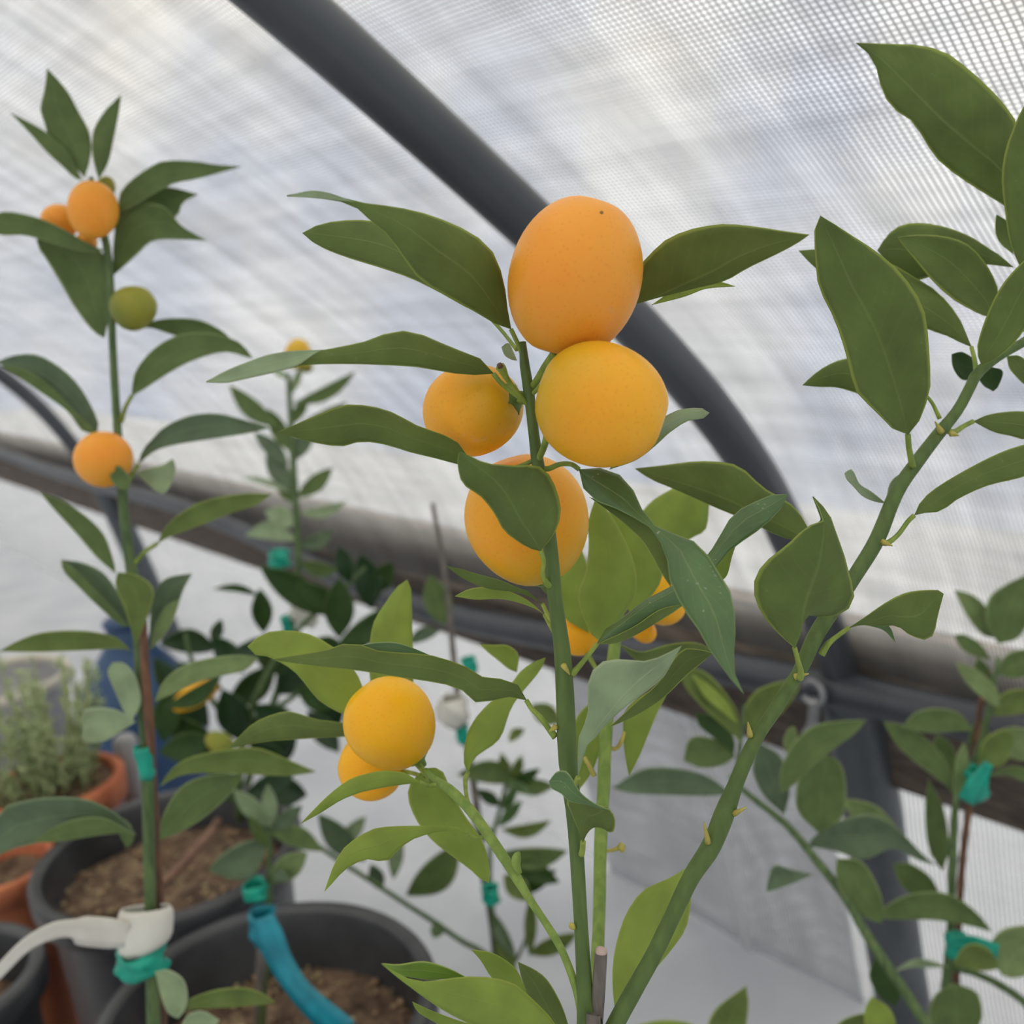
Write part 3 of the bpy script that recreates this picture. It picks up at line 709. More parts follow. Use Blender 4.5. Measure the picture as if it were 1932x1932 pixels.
leaf(mp_, (1150, 886), (1338, 779), [(1185, 830), (1230, 800), (1276, 775), (1300, 771), (1322, 770)], [(1185, 872), (1219, 855), (1257, 821), (1295, 795), (1325, 790)], (.298, .30),
     top=True, kind='pale', cup=0.1, extra=[((1150, 886), (1270, 808), [(1195, 858), (1235, 830)], [(1200, 868), (1240, 838)], False, -0.002)])
leaf(mp_, (1024, 1140), (842, 1068), [(993, 1114), (975, 1109), (947, 1096), (897, 1082), (866, 1073)], [(1005, 1128), (975, 1117), (928, 1112), (897, 1102), (866, 1086)], (.305, .285), top=False, kind='mature',
     pet=[(1036, 1165, .299, 8), (1050, 1180, .297, 9)], cup=0.15)
leaf(mp_, (1027, 1160), (858, 1125), [(995, 1132), (955, 1114), (915, 1108), (884, 1112)], [(1009, 1148), (975, 1136), (943, 1130), (897, 1131)], (.32, .32), kind='young', pet=[(1045, 1195, .31, 7)])
leaf(mp_, (1127, 1214), (1487, 933), [(1142, 1188), (1180, 1163), (1211, 1136), (1266, 1107), (1300, 1085), (1337, 1045), (1365, 1000), (1384, 969), (1409, 955), (1447, 937), (1470, 931)],
     [(1142, 1217), (1180, 1208), (1220, 1186), (1260, 1162), (1290, 1142), (1322, 1112), (1350, 1072), (1378, 1038), (1397, 1024), (1440, 994), (1465, 969), (1482, 948)], (.297, .315),
     M=[(1150, 1193), (1186, 1168), (1220, 1142), (1270, 1115), (1308, 1090), (1345, 1052), (1373, 1014), (1400, 985), (1440, 962), (1470, 944)],
     top=True, cup=0.0, fa=0.3, fb=-0.05, pet=[(1111, 1235, .297, 9), (1092, 1258, .296, 11), (1078, 1273, .296, 15)],
     extra=[((1127, 1215), (1290, 1140), [(1160, 1200), (1200, 1180), (1245, 1150)], [(1160, 1214), (1200, 1198), (1250, 1168)], False, -0.002)])
leaf(mp_, (1358, 1098), (1392, 1018), [(1350, 1060), (1365, 1030)], [(1372, 1085), (1381, 1050)], (.325, .32), kind='young')
leaf(mp_, (1091, 1467), (1286, 1219), [(1091, 1430), (1093, 1388), (1106, 1359), (1111, 1330), (1108, 1297), (1118, 1265), (1143, 1246), (1180, 1245), (1216, 1248), (1245, 1240), (1263, 1231)],
     [(1107, 1408), (1117, 1400), (1136, 1375), (1164, 1347), (1195, 1322), (1226, 1300), (1254, 1275), (1268, 1250)], (.292, .265), M=[(1098, 1420), (1118, 1385), (1150, 1345), (1185, 1305), (1225, 1268), (1262, 1240)],
     top=True, kind='pale', cup=0.05, fa=-0.1, fb=-0.1, wav=0.07, pet=[(1086, 1480, .294, 11)])
leaf(mp_, (1150, 1372), (1345, 1232), [(1200, 1325), (1240, 1290), (1262, 1255), (1290, 1225), (1320, 1226)], [(1200, 1350), (1250, 1318), (1295, 1275), (1325, 1250)], (.33, .33), kind='mature')
leaf(mp_, (1262, 1290), (1187, 1464), [(1215, 1310), (1180, 1340), (1176, 1380), (1180, 1430)], [(1258, 1310), (1240, 1345), (1224, 1384), (1205, 1430)], (.385, .39), kind='young')
leaf(mp_, (993, 1321), (512, 1245), [(984, 1299), (975, 1291), (940, 1280), (909, 1277), (888, 1263), (866, 1252), (835, 1243), (804, 1235), (757, 1232), (711, 1228), (686, 1219), (667, 1213), (648, 1215), (630, 1223), (593, 1231), (555, 1237)],
     [(975, 1316), (947, 1315), (928, 1322), (909, 1329), (888, 1319), (869, 1300), (847, 1293), (804, 1285), (742, 1276), (680, 1266), (617, 1259), (561, 1252)], (.30, .262), cup=0.05, fa=0.25, fb=-0.15, wav=0.02,
     pet=[(1003, 1337, .30, 10), (1020, 1354, .299, 11), (1036, 1376, .299, 12), (1048, 1390, .298, 16)],
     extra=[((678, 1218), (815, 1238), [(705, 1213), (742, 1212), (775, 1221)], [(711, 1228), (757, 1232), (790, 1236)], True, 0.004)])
leaf(mp_, (1100, 1588), (1145, 1523), [(1090, 1562), (1078, 1533), (1070, 1508), (1105, 1513)], [(1109, 1570), (1122, 1560), (1140, 1563), (1155, 1571), (1161, 1552), (1156, 1535)], (.291, .28), cup=0.1,
     pet=[(1099, 1603, .293, 11), (1097, 1612, .295, 12)],
     extra=[((1036, 1474), (1150, 1528), [(1049, 1457), (1066, 1454), (1078, 1467), (1095, 1495), (1122, 1516)], [(1040, 1487), (1058, 1497), (1075, 1512), (1105, 1518), (1130, 1524)], True, -0.004)])
# small pale leaf just behind the top of the stem
leaf(mp_, (975, 680), (946, 655), [(962, 650), (955, 648)], [(965, 678), (952, 670)], (.31, .312), kind='pale', top=True)

# leaves of the low left branch
leaf(mp_, (792, 1475), (567, 1554), [(763, 1458), (745, 1455), (720, 1454), (695, 1459), (665, 1468), (645, 1480), (620, 1500), (598, 1521)], [(781, 1477), (745, 1482), (715, 1487), (683, 1494), (660, 1502), (640, 1511), (605, 1533)],
     (.335, .315), kind='young', cup=0.1, pet=[(808, 1482, .338, 7), (822, 1481, .34, 8)])
leaf(mp_, (882, 1574), (612, 1682), [(870, 1563), (850, 1559), (792, 1558), (727, 1560), (695, 1568), (652, 1597), (630, 1632)], [(860, 1568), (830, 1568), (806, 1574), (781, 1582), (752, 1602), (738, 1620), (720, 1625), (691, 1621), (654, 1638), (625, 1668)],
     (.33, .305), kind='young', cup=0.1, pet=[(896, 1579, .331, 7), (912, 1580, .331, 8)])
leaf(mp_, (804, 1450), (922, 1666), [(776, 1475), (770, 1507), (788, 1551), (817, 1587), (854, 1616), (890, 1643), (908, 1660)], [(832, 1452), (850, 1490), (870, 1528), (893, 1562), (912, 1590), (921, 1625), (925, 1652)], (.352, .352),
     kind='young', cup=-0.1)
leaf(mp_, (883, 1458), (1029, 1241), [(875, 1435), (879, 1395), (890, 1366), (905, 1345), (925, 1325), (950, 1305), (966, 1288), (985, 1264), (1010, 1248)], [(894, 1432), (915, 1415), (935, 1402), (948, 1384), (956, 1359), (965, 1335), (980, 1312), (1002, 1286), (1022, 1260)],
     (.36, .37), kind='young', cup=0.1, pet=[(878, 1470, .355, 9), (880, 1500, .345, 8), (887, 1528, .337, 10)])
leaf(mp_, (735, 1390), (467, 1220), [(690, 1310), (680, 1285), (664, 1257), (630, 1222), (605, 1206), (568, 1192), (524, 1190), (493, 1198)], [(690, 1370), (660, 1352), (633, 1341), (599, 1319), (574, 1288), (549, 1262), (509, 1240), (481, 1235)], (.372, .36),
     kind='young', M=[(690, 1340), (640, 1300), (590, 1262), (535, 1222), (495, 1212)], cup=0.05, fa=0.1, fb=-0.1)
leaf(mp_, (742, 1360), (768, 1094), [(705, 1310), (697, 1260), (699, 1205), (707, 1170), (726, 1140), (748, 1109)], [(775, 1330), (780, 1270), (778, 1195), (777, 1148), (775, 1108)], (.385, .39), kind='young', cup=0.1)
leaf(mp_, (700, 1385), (430, 1412), [(648, 1364), (602, 1358), (574, 1350), (549, 1342), (518, 1347), (481, 1363), (456, 1385)], [(660, 1389), (617, 1391), (571, 1394), (509, 1398), (462, 1406)], (.395, .40), kind='mature', cup=0.1)
leaf(mp_, (975, 1268), (905, 1216), [(978, 1235), (958, 1218), (930, 1217)], [(960, 1262), (940, 1246), (920, 1230)], (.40, .40), kind='young')
# leaves of the pale branch behind the stem
leaf(mp_, (1130, 1208), (1122, 945), [(1117, 1198), (1099, 1160), (1090, 1123), (1105, 1080), (1111, 1030), (1110, 985)], [(1150, 1185), (1178, 1157), (1200, 1120), (1199, 1075), (1187, 1036), (1165, 993), (1142, 958)], (.365, .36), kind='young', cup=0.12)
leaf(mp_, (1190, 1160), (1150, 925), [(1165, 1100), (1170, 1030), (1150, 980)], [(1240, 1110), (1250, 1060), (1225, 1010), (1180, 950)], (.385, .39), kind='young', cup=0.1)
leaf(mp_, (1235, 1030), (1345, 905), [(1205, 985), (1225, 950), (1263, 925), (1305, 905)], [(1275, 1030), (1310, 1012), (1332, 997), (1338, 950)], (.40, .41), kind='young', cup=0.1)
leaf(mp_, (1530, 1020), (1198, 884), [(1522, 990), (1495, 953), (1446, 924), (1428, 909), (1409, 890), (1378, 874), (1319, 870), (1257, 877)], [(1495, 1018), (1461, 1007), (1408, 981), (1352, 958), (1276, 924), (1230, 905)], (.345, .36),
     M=[(1470, 990), (1410, 960), (1340, 930), (1270, 907)], kind='mature', cup=0.05, fa=-0.1, fb=0.15, pet=[(1560, 1060, .335, 8), (1590, 1118, .325, 9)])
leaf(mp_, (1112, 1195), (1072, 990), [(1060, 1160), (1050, 1100), (1058, 1040)], [(1105, 1150), (1112, 1090), (1095, 1030)], (.40, .41), kind='young')
leaf(mp_, (1150, 1300), (1085, 1500), [(1090, 1350), (1075, 1420)], [(1140, 1380), (1120, 1450)], (.395, .39), kind='young')
leaf(mp_, (1168, 1215), (1345, 1225), [(1210, 1230), (1260, 1216), (1310, 1212)], [(1210, 1252), (1265, 1262), (1310, 1245)], (.40, .42), kind='mature')
for P in ([(1122, 1465, .382, 10), (1112, 1445, .383, 9), (1102, 1428, .384, 7)], [(1150, 1412, .384, 8), (1163, 1412, .384, 8), (1173, 1398, .384, 8), (1178, 1380, .385, 6)]):
    tube('twig', P, NODE, mp_, o0, seg=8)
tw = tube('twig', [(1140, 1606, .37, 7), (1155, 1604, .37, 7), (1168, 1600, .37, 8)], NODE, mp_, o0, seg=8)
tube('bud', [(1166, 1601, .37, 10), (1172, 1599, .37, 20), (1176, 1598, .37, 17), (1180, 1597, .37, 6)], NODE, tw, o0, n=6, seg=10)
tube('bud', [(1084, 1752, .298, 6), (1079, 1747, .297, 13), (1077, 1741, .297, 6)], NODE, mp_, o0, n=5, seg=8)
tube('bud', [(981, 1648, .319, 10), (974, 1632, .319, 17), (975, 1617, .319, 18), (980, 1608, .319, 6)], STEMY, mp_, o0, n=8, seg=8)
for x, y, dx, dy, d in ((1500, 1277, 26, -6, .312), (1415, 1388, -4, -26, .307), (1336, 1590, -8, -40, .302), (1385, 1535, 24, -12, .303), (1664, 1022, 20, 8, .328), (1776, 815, -12, -20, .338), (1795, 818, 14, 4, .338), (1063, 1255, 12, 18, .294), (1048, 1372, -12, 8, .296)):
    tube('thorn_bud', [(x, y, d, 13), (x+dx*.4, y+dy*.4, d-.001, 9), (x+dx, y+dy, d-.002, 2)], NODE, mp_, o0, n=6, seg=8)

# leaves of the right branch
leaf(mp_, (1499, 1222), (1534, 937), [(1465, 1192), (1435, 1154), (1422, 1116), (1427, 1086), (1446, 1059), (1484, 1029), (1522, 995), (1550, 985), (1553, 975)], [(1512, 1190), (1516, 1160), (1530, 1160), (1548, 1163), (1579, 1161), (1605, 1143), (1611, 1116), (1602, 1085), (1594, 1052), (1579, 1010), (1564, 970), (1545, 948)],
     (.303, .285), M=[(1511, 1185), (1518, 1140), (1530, 1105), (1545, 1063), (1552, 1020), (1553, 990)], cup=0.05, fa=-0.15, fb=0.5, wav=0.02, pet=[(1505, 1245, .305, 10), (1511, 1268, .309, 12), (1509, 1280, .311, 14)])
leaf(mp_, (1602, 1184), (1780, 1120), [(1636, 1161), (1674, 1135), (1715, 1117), (1768, 1113)], [(1630, 1178), (1666, 1181), (1692, 1180), (1706, 1190), (1719, 1199), (1745, 1207), (1761, 1196), (1769, 1161)], (.316, .31), cup=0.1, wav=0.1,
     pet=[(1580, 1200, .316, 9), (1562, 1215, .317, 12), (1550, 1235, .318, 14)],
     extra=[((1620, 1178), (1690, 1212), [(1650, 1170), (1678, 1182)], [(1645, 1182), (1668, 1190)], True, 0.006)])
leaf(mp_, (1713, 820), (1548, 407), [(1689, 813), (1655, 779), (1617, 741), (1607, 712), (1598, 674), (1583, 625), (1564, 580), (1545, 542), (1539, 492), (1537, 450), (1538, 420)], [(1730, 802), (1745, 767), (1755, 732), (1753, 663), (1745, 591), (1723, 545), (1704, 522), (1685, 500), (1647, 470), (1610, 446), (1575, 423)],
     (.325, .29), M=[(1707, 800), (1695, 750), (1666, 660), (1640, 600), (1609, 545), (1580, 480), (1560, 435)], cup=0.03, fa=-0.12, fb=-0.12, pet=[(1715, 845, .328, 11), (1722, 880, .333, 13)])
leaf(mp_, (1700, 760), (1514, 727), [(1655, 690), (1620, 677), (1590, 678), (1560, 690), (1535, 707)], [(1655, 755), (1617, 742), (1579, 731), (1545, 730)], (.345, .35), cup=0.1, pet=[(1730, 740, .343, 7), (1755, 755, .341, 7), (1773, 790, .341, 9)])
leaf(mp_, (1833, 655), (1507, 473), [(1825, 636), (1806, 595), (1768, 551), (1723, 522), (1681, 498), (1620, 478), (1560, 470)], [(1815, 648), (1787, 634), (1749, 621), (1690, 596), (1610, 555), (1540, 508), (1520, 487)], (.352, .36), cup=0.08, pet=[(1838, 675, .349, 8), (1842, 700, .346, 10)])
leaf(mp_, (1912, 505), (1655, 473), [(1890, 485), (1867, 470), (1825, 444), (1768, 425), (1711, 422), (1677, 441)], [(1870, 500), (1820, 500), (1757, 520), (1730, 530), (1690, 510)], (.365, .37), kind='mature', cup=0.1)
leaf(mp_, (1872, 598), (1692, 448), [(1884, 560), (1878, 530), (1859, 496), (1829, 463), (1787, 447), (1735, 443)], [(1852, 594), (1825, 580), (1798, 564), (1761, 531), (1730, 494)], (.358, .35), kind='mature', cup=-0.12)
leaf(mp_, (1925, 405), (1615, 81), [(1916, 231), (1901, 205), (1867, 167), (1825, 129), (1787, 101), (1738, 86), (1673, 83)], [(1893, 387), (1863, 368), (1821, 342), (1772, 304), (1745, 266), (1723, 231), (1681, 201), (1662, 163), (1647, 112)], (.36, .35),
     M=[(1890, 325), (1844, 284), (1800, 247), (1761, 212), (1710, 160), (1660, 110)], cup=0.03, fa=-0.05, fb=0.1, wav=0.06)
leaf(mp_, (1925, 505), (1965, 170), [(1905, 455), (1895, 390), (1890, 333), (1897, 284), (1912, 242), (1932, 200)], [(1965, 460), (2000, 380), (2005, 290), (1985, 220)], (.345, .33), cup=0.05, pet=[(1928, 560, .35, 8), (1935, 625, .352, 9)])
leaf(mp_, (1912, 480), (1880, 405), [(1885, 455), (1878, 430)], [(1908, 450), (1900, 418)], (.37, .37), kind='mature')
leaf(mp_, (1852, 690), (1980, 455), [(1844, 665), (1848, 636), (1867, 583), (1893, 535), (1932, 492)], [(1882, 675), (1920, 640), (1950, 590), (1975, 520)], (.335, .32), cup=-0.08, fa=0.05)
leaf(mp_, (1845, 688), (1796, 668), [(1836, 676), (1815, 664)], [(1835, 712), (1815, 716), (1798, 692)], (.37, .37), kind='deep')
leaf(mp_, (1868, 692), (1874, 738), [(1845, 705), (1855, 726)], [(1892, 700), (1884, 728)], (.37, .37), kind='deep')
leaf(mp_, (1900, 672), (1945, 735), [(1905, 695), (1925, 718)], [(1925, 672), (1945, 695)], (.36, .36), kind='mature')
leaf(mp_, (1836, 795), (2010, 808), [(1863, 783), (1901, 777), (1935, 777), (1975, 788)], [(1874, 815), (1905, 822), (1935, 829), (1975, 822)], (.345, .35), cup=0.1, pet=[(1820, 803, .344, 9), (1800, 815, .342, 11), (1786, 812, .341, 12)])
leaf(mp_, (1725, 972), (2015, 845), [(1738, 945), (1768, 919), (1825, 885), (1882, 856), (1932, 839), (1980, 835)], [(1749, 967), (1776, 964), (1806, 942), (1863, 916), (1932, 899), (1985, 872)], (.328, .32), cup=0.06,
     pet=[(1712, 985, .329, 9), (1695, 1008, .329, 9), (1675, 1024, .329, 11), (1662, 1022, .329, 14)])
leaf(mp_, (1672, 950), (1594, 893), [(1645, 928), (1622, 913), (1612, 892), (1605, 885)], [(1650, 946), (1628, 936), (1608, 915), (1598, 905)], (.338, .335), kind='pale', top=True, pet=[(1668, 962, .336, 7), (1672, 975, .334, 8)])
leaf(mp_, (1672, 950), (1708, 893), [(1678, 915), (1692, 898)], [(1682, 938), (1700, 914)], (.338, .338), kind='pale', top=True)
leaf(mp_, (1163, 1925), (1303, 1632), [(1156, 1866), (1157, 1812), (1169, 1757), (1187, 1714), (1216, 1678), (1263, 1657)], [(1190, 1885), (1232, 1833), (1268, 1790), (1294, 1750), (1303, 1700), (1304, 1660)], (.318, .345), kind='young', top=False, cup=0.1, wav=0.03)
# leaves at the foot
leaf(mp_, (1085, 1990), (720, 1818), [(1046, 1930), (1028, 1908), (999, 1880), (970, 1856), (926, 1844), (872, 1843), (803, 1852), (763, 1843)], [(1030, 1990), (960, 1965), (875, 1926), (832, 1903), (796, 1878), (752, 1845)], (.295, .262), kind='young', cup=0.08, fa=0.15,
     extra=[((722, 1818), (880, 1844), [(752, 1820), (799, 1814), (842, 1825)], [(752, 1838), (803, 1848), (845, 1846)], True, 0.008)])
leaf(mp_, (1010, 1905), (890, 1792), [(991, 1868), (977, 1833), (955, 1812), (926, 1797)], [(985, 1890), (945, 1855), (926, 1842), (908, 1813)], (.315, .30), kind='young', cup=0.1)
leaf(mp_, (1080, 1965), (978, 1815), [(1062, 1902), (1035, 1852), (1010, 1830)], [(1030, 1940), (1000, 1890), (984, 1845)], (.33, .335), kind='mature', cup=0.1)
leaf(mp_, (930, 1975), (778, 1890), [(905, 1938), (872, 1928), (817, 1908)], [(880, 1958), (832, 1934), (790, 1910)], (.31, .29), kind='young', cup=0.1)

# ================================================================== cane beside the main stem
ck = thing('plant_stake', base_at(1128, 1932, .305), 'short weathered grey cane with a cut pinkish top beside the nearest green stem', 'stake')
tube('cane', [(1134, 1797, .298, 24), (1130, 1860, .299, 25), (1124, 1932, .30, 27), (1116, 2050, .302, 29), (1085, 3650, .405, 33)], GREYST, ck, ck.location, n=30, seg=14, bump=0.06)
tube('cut_top', [(1134, 1799, .298, 23), (1134.5, 1790, .298, 21), (1135, 1787, .298, 10)], simple('cut_wood', srgb(205, 180, 172), 0.8), ck, ck.location, n=6, seg=14)

# ================================================================== tall plant on the left
lp = thing('citrus_plant', base_at(290, 1932, .60, 0.0, -0.06), 'tall blurred citrus plant at the left carrying small orange fruits and a white tag', 'plant', 'potted citrus plants')
pot_parts(lp, 0.095, 0, POTB, 0.03, 0.34)
o1 = lp.location; DL = .60
tube('stem', [(172, 335, DL, 9), (186, 400, DL, 12), (202, 470, DL, 15), (208, 540, DL, 16), (211, 616, DL, 15), (215, 700, DL, 15), (221, 799, DL, 16), (229, 908, DL, 19), (239, 1017, DL, 21), (250, 1089, DL, 23), (262, 1198, DL, 24),
              (266, 1300, DL, 21), (274, 1400, DL, 22), (279, 1486, DL, 23), (281, 1594, DL, 23), (284, 1721, DL, 22), (287, 1848, DL, 24), (290, 1932, DL, 26), (296, 2150, DL, 28), (285, 2900, .59, 32)], STEMD, lp, o1, n=60, seg=12, bump=0.1)
fruit(lp, 175, 396, 46, 54, .585, 'orange', egg=0.05, stalk=(0.1, -1), calyx=False)
fruit(lp, 112, 418, 34, 33, .61, 'orange', stalk=(1, 0.1), calyx=False)
fruit(lp, 200, 352, 17, 20, .62, 'green', stalk=(-0.3, 1), calyx=False)
fruit(lp, 163, 458, 20, 20, .61, 'orange', stalk=(1, 0.1), calyx=False)
fruit(lp, 253, 581, 44, 42, .59, 'green', stalk=(-0.8, 0.5), calyx=False)
fruit(lp, 195, 867, 53, 54, .585, 'orange', egg=-0.02, stalk=(0.7, 0.5), calyx=False)
def lf(b, t, A, B, d=.60, kind='dusty', top=False, **k): return leaf(lp, b, t, A, B, d, kind=kind, top=top, **k)
lf((160, 335), (89, 129), [(98, 268), (84, 232), (76, 207), (79, 190), (85, 165)], [(172, 290), (168, 248), (149, 212), (130, 176), (109, 150)], cup=0.1)
lf((186, 338), (229, 179), [(174, 290), (177, 246), (196, 212), (215, 192)], [(192, 330), (205, 305), (214, 265), (223, 220)], cup=0.1)
lf((155, 340), (18, 212), [(130, 290), (109, 268), (85, 248), (50, 228)], [(140, 335), (118, 314), (91, 290), (55, 250)])
lf((222, 402), (457, 314), [(226, 365), (245, 342), (275, 320), (308, 304), (362, 304), (410, 311)], [(250, 390), (285, 368), (330, 345), (360, 340), (417, 325)], kind='dusty')
lf((216, 440), (374, 367), [(220, 400), (245, 372), (285, 352), (330, 355)], [(240, 455), (290, 438), (335, 405), (345, 382)], .615)
lf((214, 519), (390, 454), [(213, 470), (222, 420), (262, 385), (310, 390), (341, 425)], [(240, 497), (261, 478), (290, 454), (345, 452)], .605)
lf((200, 472), (-40, 420), [(170, 462), (127, 436), (83, 415), (40, 403), (0, 400)], [(160, 475), (110, 462), (47, 444), (0, 443)], .59)
lf((197, 638), (72, 440), [(206, 590), (207, 530), (196, 480), (160, 455), (110, 440)], [(174, 623), (141, 580), (109, 525), (87, 489), (70, 462)], .605)
lf((248, 748), (477, 677), [(252, 710), (263, 688), (290, 658), (326, 636), (370, 627), (417, 633), (455, 648)], [(275, 732), (315, 706), (362, 681), (424, 664)], .58, pet=[(236, 770, .59, 8), (229, 795, .60, 9)], top=False)
lf((262, 618), (440, 645), [(290, 605), (335, 600), (380, 605), (420, 625)], [(290, 620), (340, 636), (400, 645)], .61)
lf((183, 816), (-5, 682), [(186, 800), (174, 770), (152, 732), (120, 698), (72, 670), (29, 670)], [(156, 814), (127, 776), (72, 735), (36, 710)], .60, top=True, pet=[(205, 838, .60, 8), (222, 860, .60, 9)], extra=[((183, 816), (0, 690), [(140, 775), (90, 725), (40, 695)], [(156, 814), (127, 776), (72, 737), (36, 712)], False, -0.006)])
lf((261, 876), (508, 808), [(268, 850), (283, 833), (308, 807), (355, 785), (406, 780), (456, 791)], [(290, 852), (326, 840), (399, 828), (465, 818)], .60, top=True, pet=[(250, 895, .60, 8), (236, 918, .60, 9)])
lf((258, 892), (330, 876), [(275, 885), (308, 876), (325, 866)], [(280, 915), (310, 931), (330, 895)], .60, kind='pale', top=True)
lf((243, 922), (205, 880), [(244, 900), (226, 880)], [(225, 922), (210, 905)], .575, kind='dusty')
lf((218, 1082), (74, 928), [(214, 1058), (196, 1009), (163, 975), (120, 946)], [(207, 1073), (181, 1050), (145, 1008), (101, 960)], .60, top=False)
lf((296, 1026), (512, 932), [(315, 991), (355, 959), (399, 941), (464, 931)], [(326, 1010), (380, 990), (435, 968), (482, 953)], .59, top=False, kind='mature', pet=[(275, 1040, .595, 8), (254, 1064, .60, 9)])
lf((244, 1182), (116, 1056), [(240, 1155), (225, 1122), (196, 1082), (156, 1062)], [(228, 1178), (181, 1138), (145, 1102), (120, 1076)], .60, top=True, extra=[((244, 1182), (116, 1057), [(215, 1150), (180, 1112), (140, 1074)], [(228, 1180), (181, 1140), (145, 1104), (120, 1078)], False, -0.006)])
lf((256, 1216), (222, 1080), [(236, 1150), (218, 1105)], [(283, 1150), (288, 1108), (256, 1084)], .585, top=False, kind='mature')
lf((282, 1226), (362, 1082), [(283, 1170), (290, 1125), (312, 1092)], [(306, 1200), (330, 1160), (345, 1115)], .60, top=True, kind='dusty')
lf((284, 1226), (338, 1130), [(292, 1180), (312, 1145)], [(312, 1195), (330, 1162)], .595, top=False, kind='pale')
lf((247, 1228), (-2, 1229), [(217, 1202), (156, 1190), (83, 1193), (36, 1208)], [(225, 1224), (163, 1227), (72, 1230)], .595, kind='mature')
lf((250, 1358), (212, 1250), [(236, 1346), (216, 1302), (203, 1268)], [(266, 1322), (256, 1278), (235, 1252)], .59, kind='pale', top=True)
lf((256, 1362), (156, 1372), [(232, 1345), (205, 1336), (170, 1336), (156, 1346)], [(228, 1380), (200, 1397), (160, 1400)], .59, kind='pale', top=True)
lf((292, 1324), (487, 1241), [(308, 1286), (344, 1257), (399, 1241), (453, 1236)], [(326, 1309), (380, 1285), (428, 1273), (464, 1264)], .57, kind='pale', top=False)
lf((301, 1484), (596, 1456), [(326, 1449), (362, 1428), (435, 1413), (489, 1412), (545, 1434)], [(344, 1462), (417, 1458), (489, 1462), (554, 1463)], .57, kind='mature', top=False)
lf((301, 1585), (458, 1464), [(304, 1550), (321, 1512), (350, 1478), (399, 1462), (442, 1460)], [(344, 1568), (391, 1538), (435, 1498)], .59, kind='dusty', top=False)
lf((256, 1574), (-45, 1640), [(239, 1551), (203, 1525), (159, 1507), (101, 1504), (47, 1511), (0, 1533)], [(220, 1560), (175, 1562), (120, 1575), (72, 1590), (29, 1600), (0, 1613)], .575, kind='dusty', top=True,
   extra=[((257, 1576), (60, 1590), [(200, 1545), (150, 1544), (100, 1562)], [(225, 1572), (175, 1578), (110, 1588)], False, -0.006)])
lf((330, 1908), (519, 1891), [(350, 1890), (377, 1877), (417, 1866), (464, 1864), (500, 1877)], [(360, 1904), (399, 1902), (453, 1899), (495, 1896)], .57, kind='mature', top=False)
lf((292, 1834), (335, 1922), [(303, 1877), (316, 1910)], [(318, 1830), (346, 1848), (354, 1880), (348, 1908)], .57, kind='pale', top=True)
lf((335, 1960), (415, 1925), [(350, 1920), (380, 1907)], [(360, 1955), (395, 1945)], .57, kind='pale', top=True)
lf((240, 1600), (235, 1545), [(228, 1580), (226, 1560)], [(252, 1585), (248, 1560)], .61, kind='dusty')

lk = thing('plant_stake', base_at(300, 1932, .615, 0.006, -0.06), 'thin brown cane tied along the stem of the tall left plant', 'stake')
tube('cane', [(268, 1130, .592, 14), (273, 1250, .592, 17), (282, 1370, .595, 18), (289, 1486, .605, 16), (295, 1594, .61, 16), (302, 1721, .612, 18), (307, 1932, .615, 18), (315, 2900, .60, 20)], BROWN, lk, lk.location, n=40, seg=10, bump=0.05)

def wrap(name, cx, cy, d, rx, h, mat, label, cat='tie', tilt=0.0, tail=None, grp='teal plastic ties'):
    """tape wound round a stem: a crumpled band with a knot"""
    c = W(cx, cy, d); t = thing(name, c, label, cat, grp)
    r = rx*d/F; hh = h*d/F; V = []; Fc = []; n = 20; k_ = 6
    rg = random.Random(int(cx+cy))
    ph = rg.uniform(0, 6)
    for i in range(k_+1):
        z = hh*(i/k_-0.5)
        for j in range(n):
            a = 2*math.pi*j/n; q = r*(0.86+0.12*math.sin(3*a+ph+i)+0.10*math.sin(i*2.1+a))
            V.append(Vector((q*math.cos(a), q*math.sin(a), z)) + rt*tilt*z)
    for i in range(k_):
        for j in range(n): j2 = (j+1) % n; Fc.append((i*n+j, i*n+j2, (i+1)*n+j2, (i+1)*n+j))
    o = link('band', V, Fc, mat, t); s = o.modifiers.new('t', 'SOLIDIFY'); s.thickness = r*0.12
    if tail:
        ribbon('tail', tail, mat, t, c)
    return t

def ribbon(name, P, mat, parent, org, twist=0.3, n=26, th=0.0006):
    """flat strip through pixels (x, y, depth, width px)"""
    S = catmull(P, n); V = []; Fc = []
    for i, p in enumerate(S):
        a = S[max(i-1, 0)]; b = S[min(i+1, n-1)]
        dx, dy = b[0]-a[0], b[1]-a[1]; l = math.hypot(dx, dy) or 1; nx, ny = -dy/l, dx/l
        for s in (-1, -0.33, 0.33, 1):
            V.append(W(p[0]+nx*s*p[3]/2, p[1]+ny*s*p[3]/2, p[2]+twist*s*p[3]/2*p[2]/F + (0.002 if abs(s) < .5 else 0)*0.5)-org)
    for i in range(n-1):
        for k in range(3): q = i*4+k; Fc.append((q, q+1, q+5, q+4))
    o = link(name, V, Fc, mat, parent); s = o.modifiers.new('t', 'SOLIDIFY'); s.thickness = th; s.offset = 0
    return o
wrap('plant_tie', 273, 1438, .598, 17, 66, TEAL, 'teal tape tie above the white tag on the tall left plant')
wrap('plant_tie', 268, 1808, .60, 50, 48, TEAL, 'wide teal tape tie just under the white tag on the left plant')
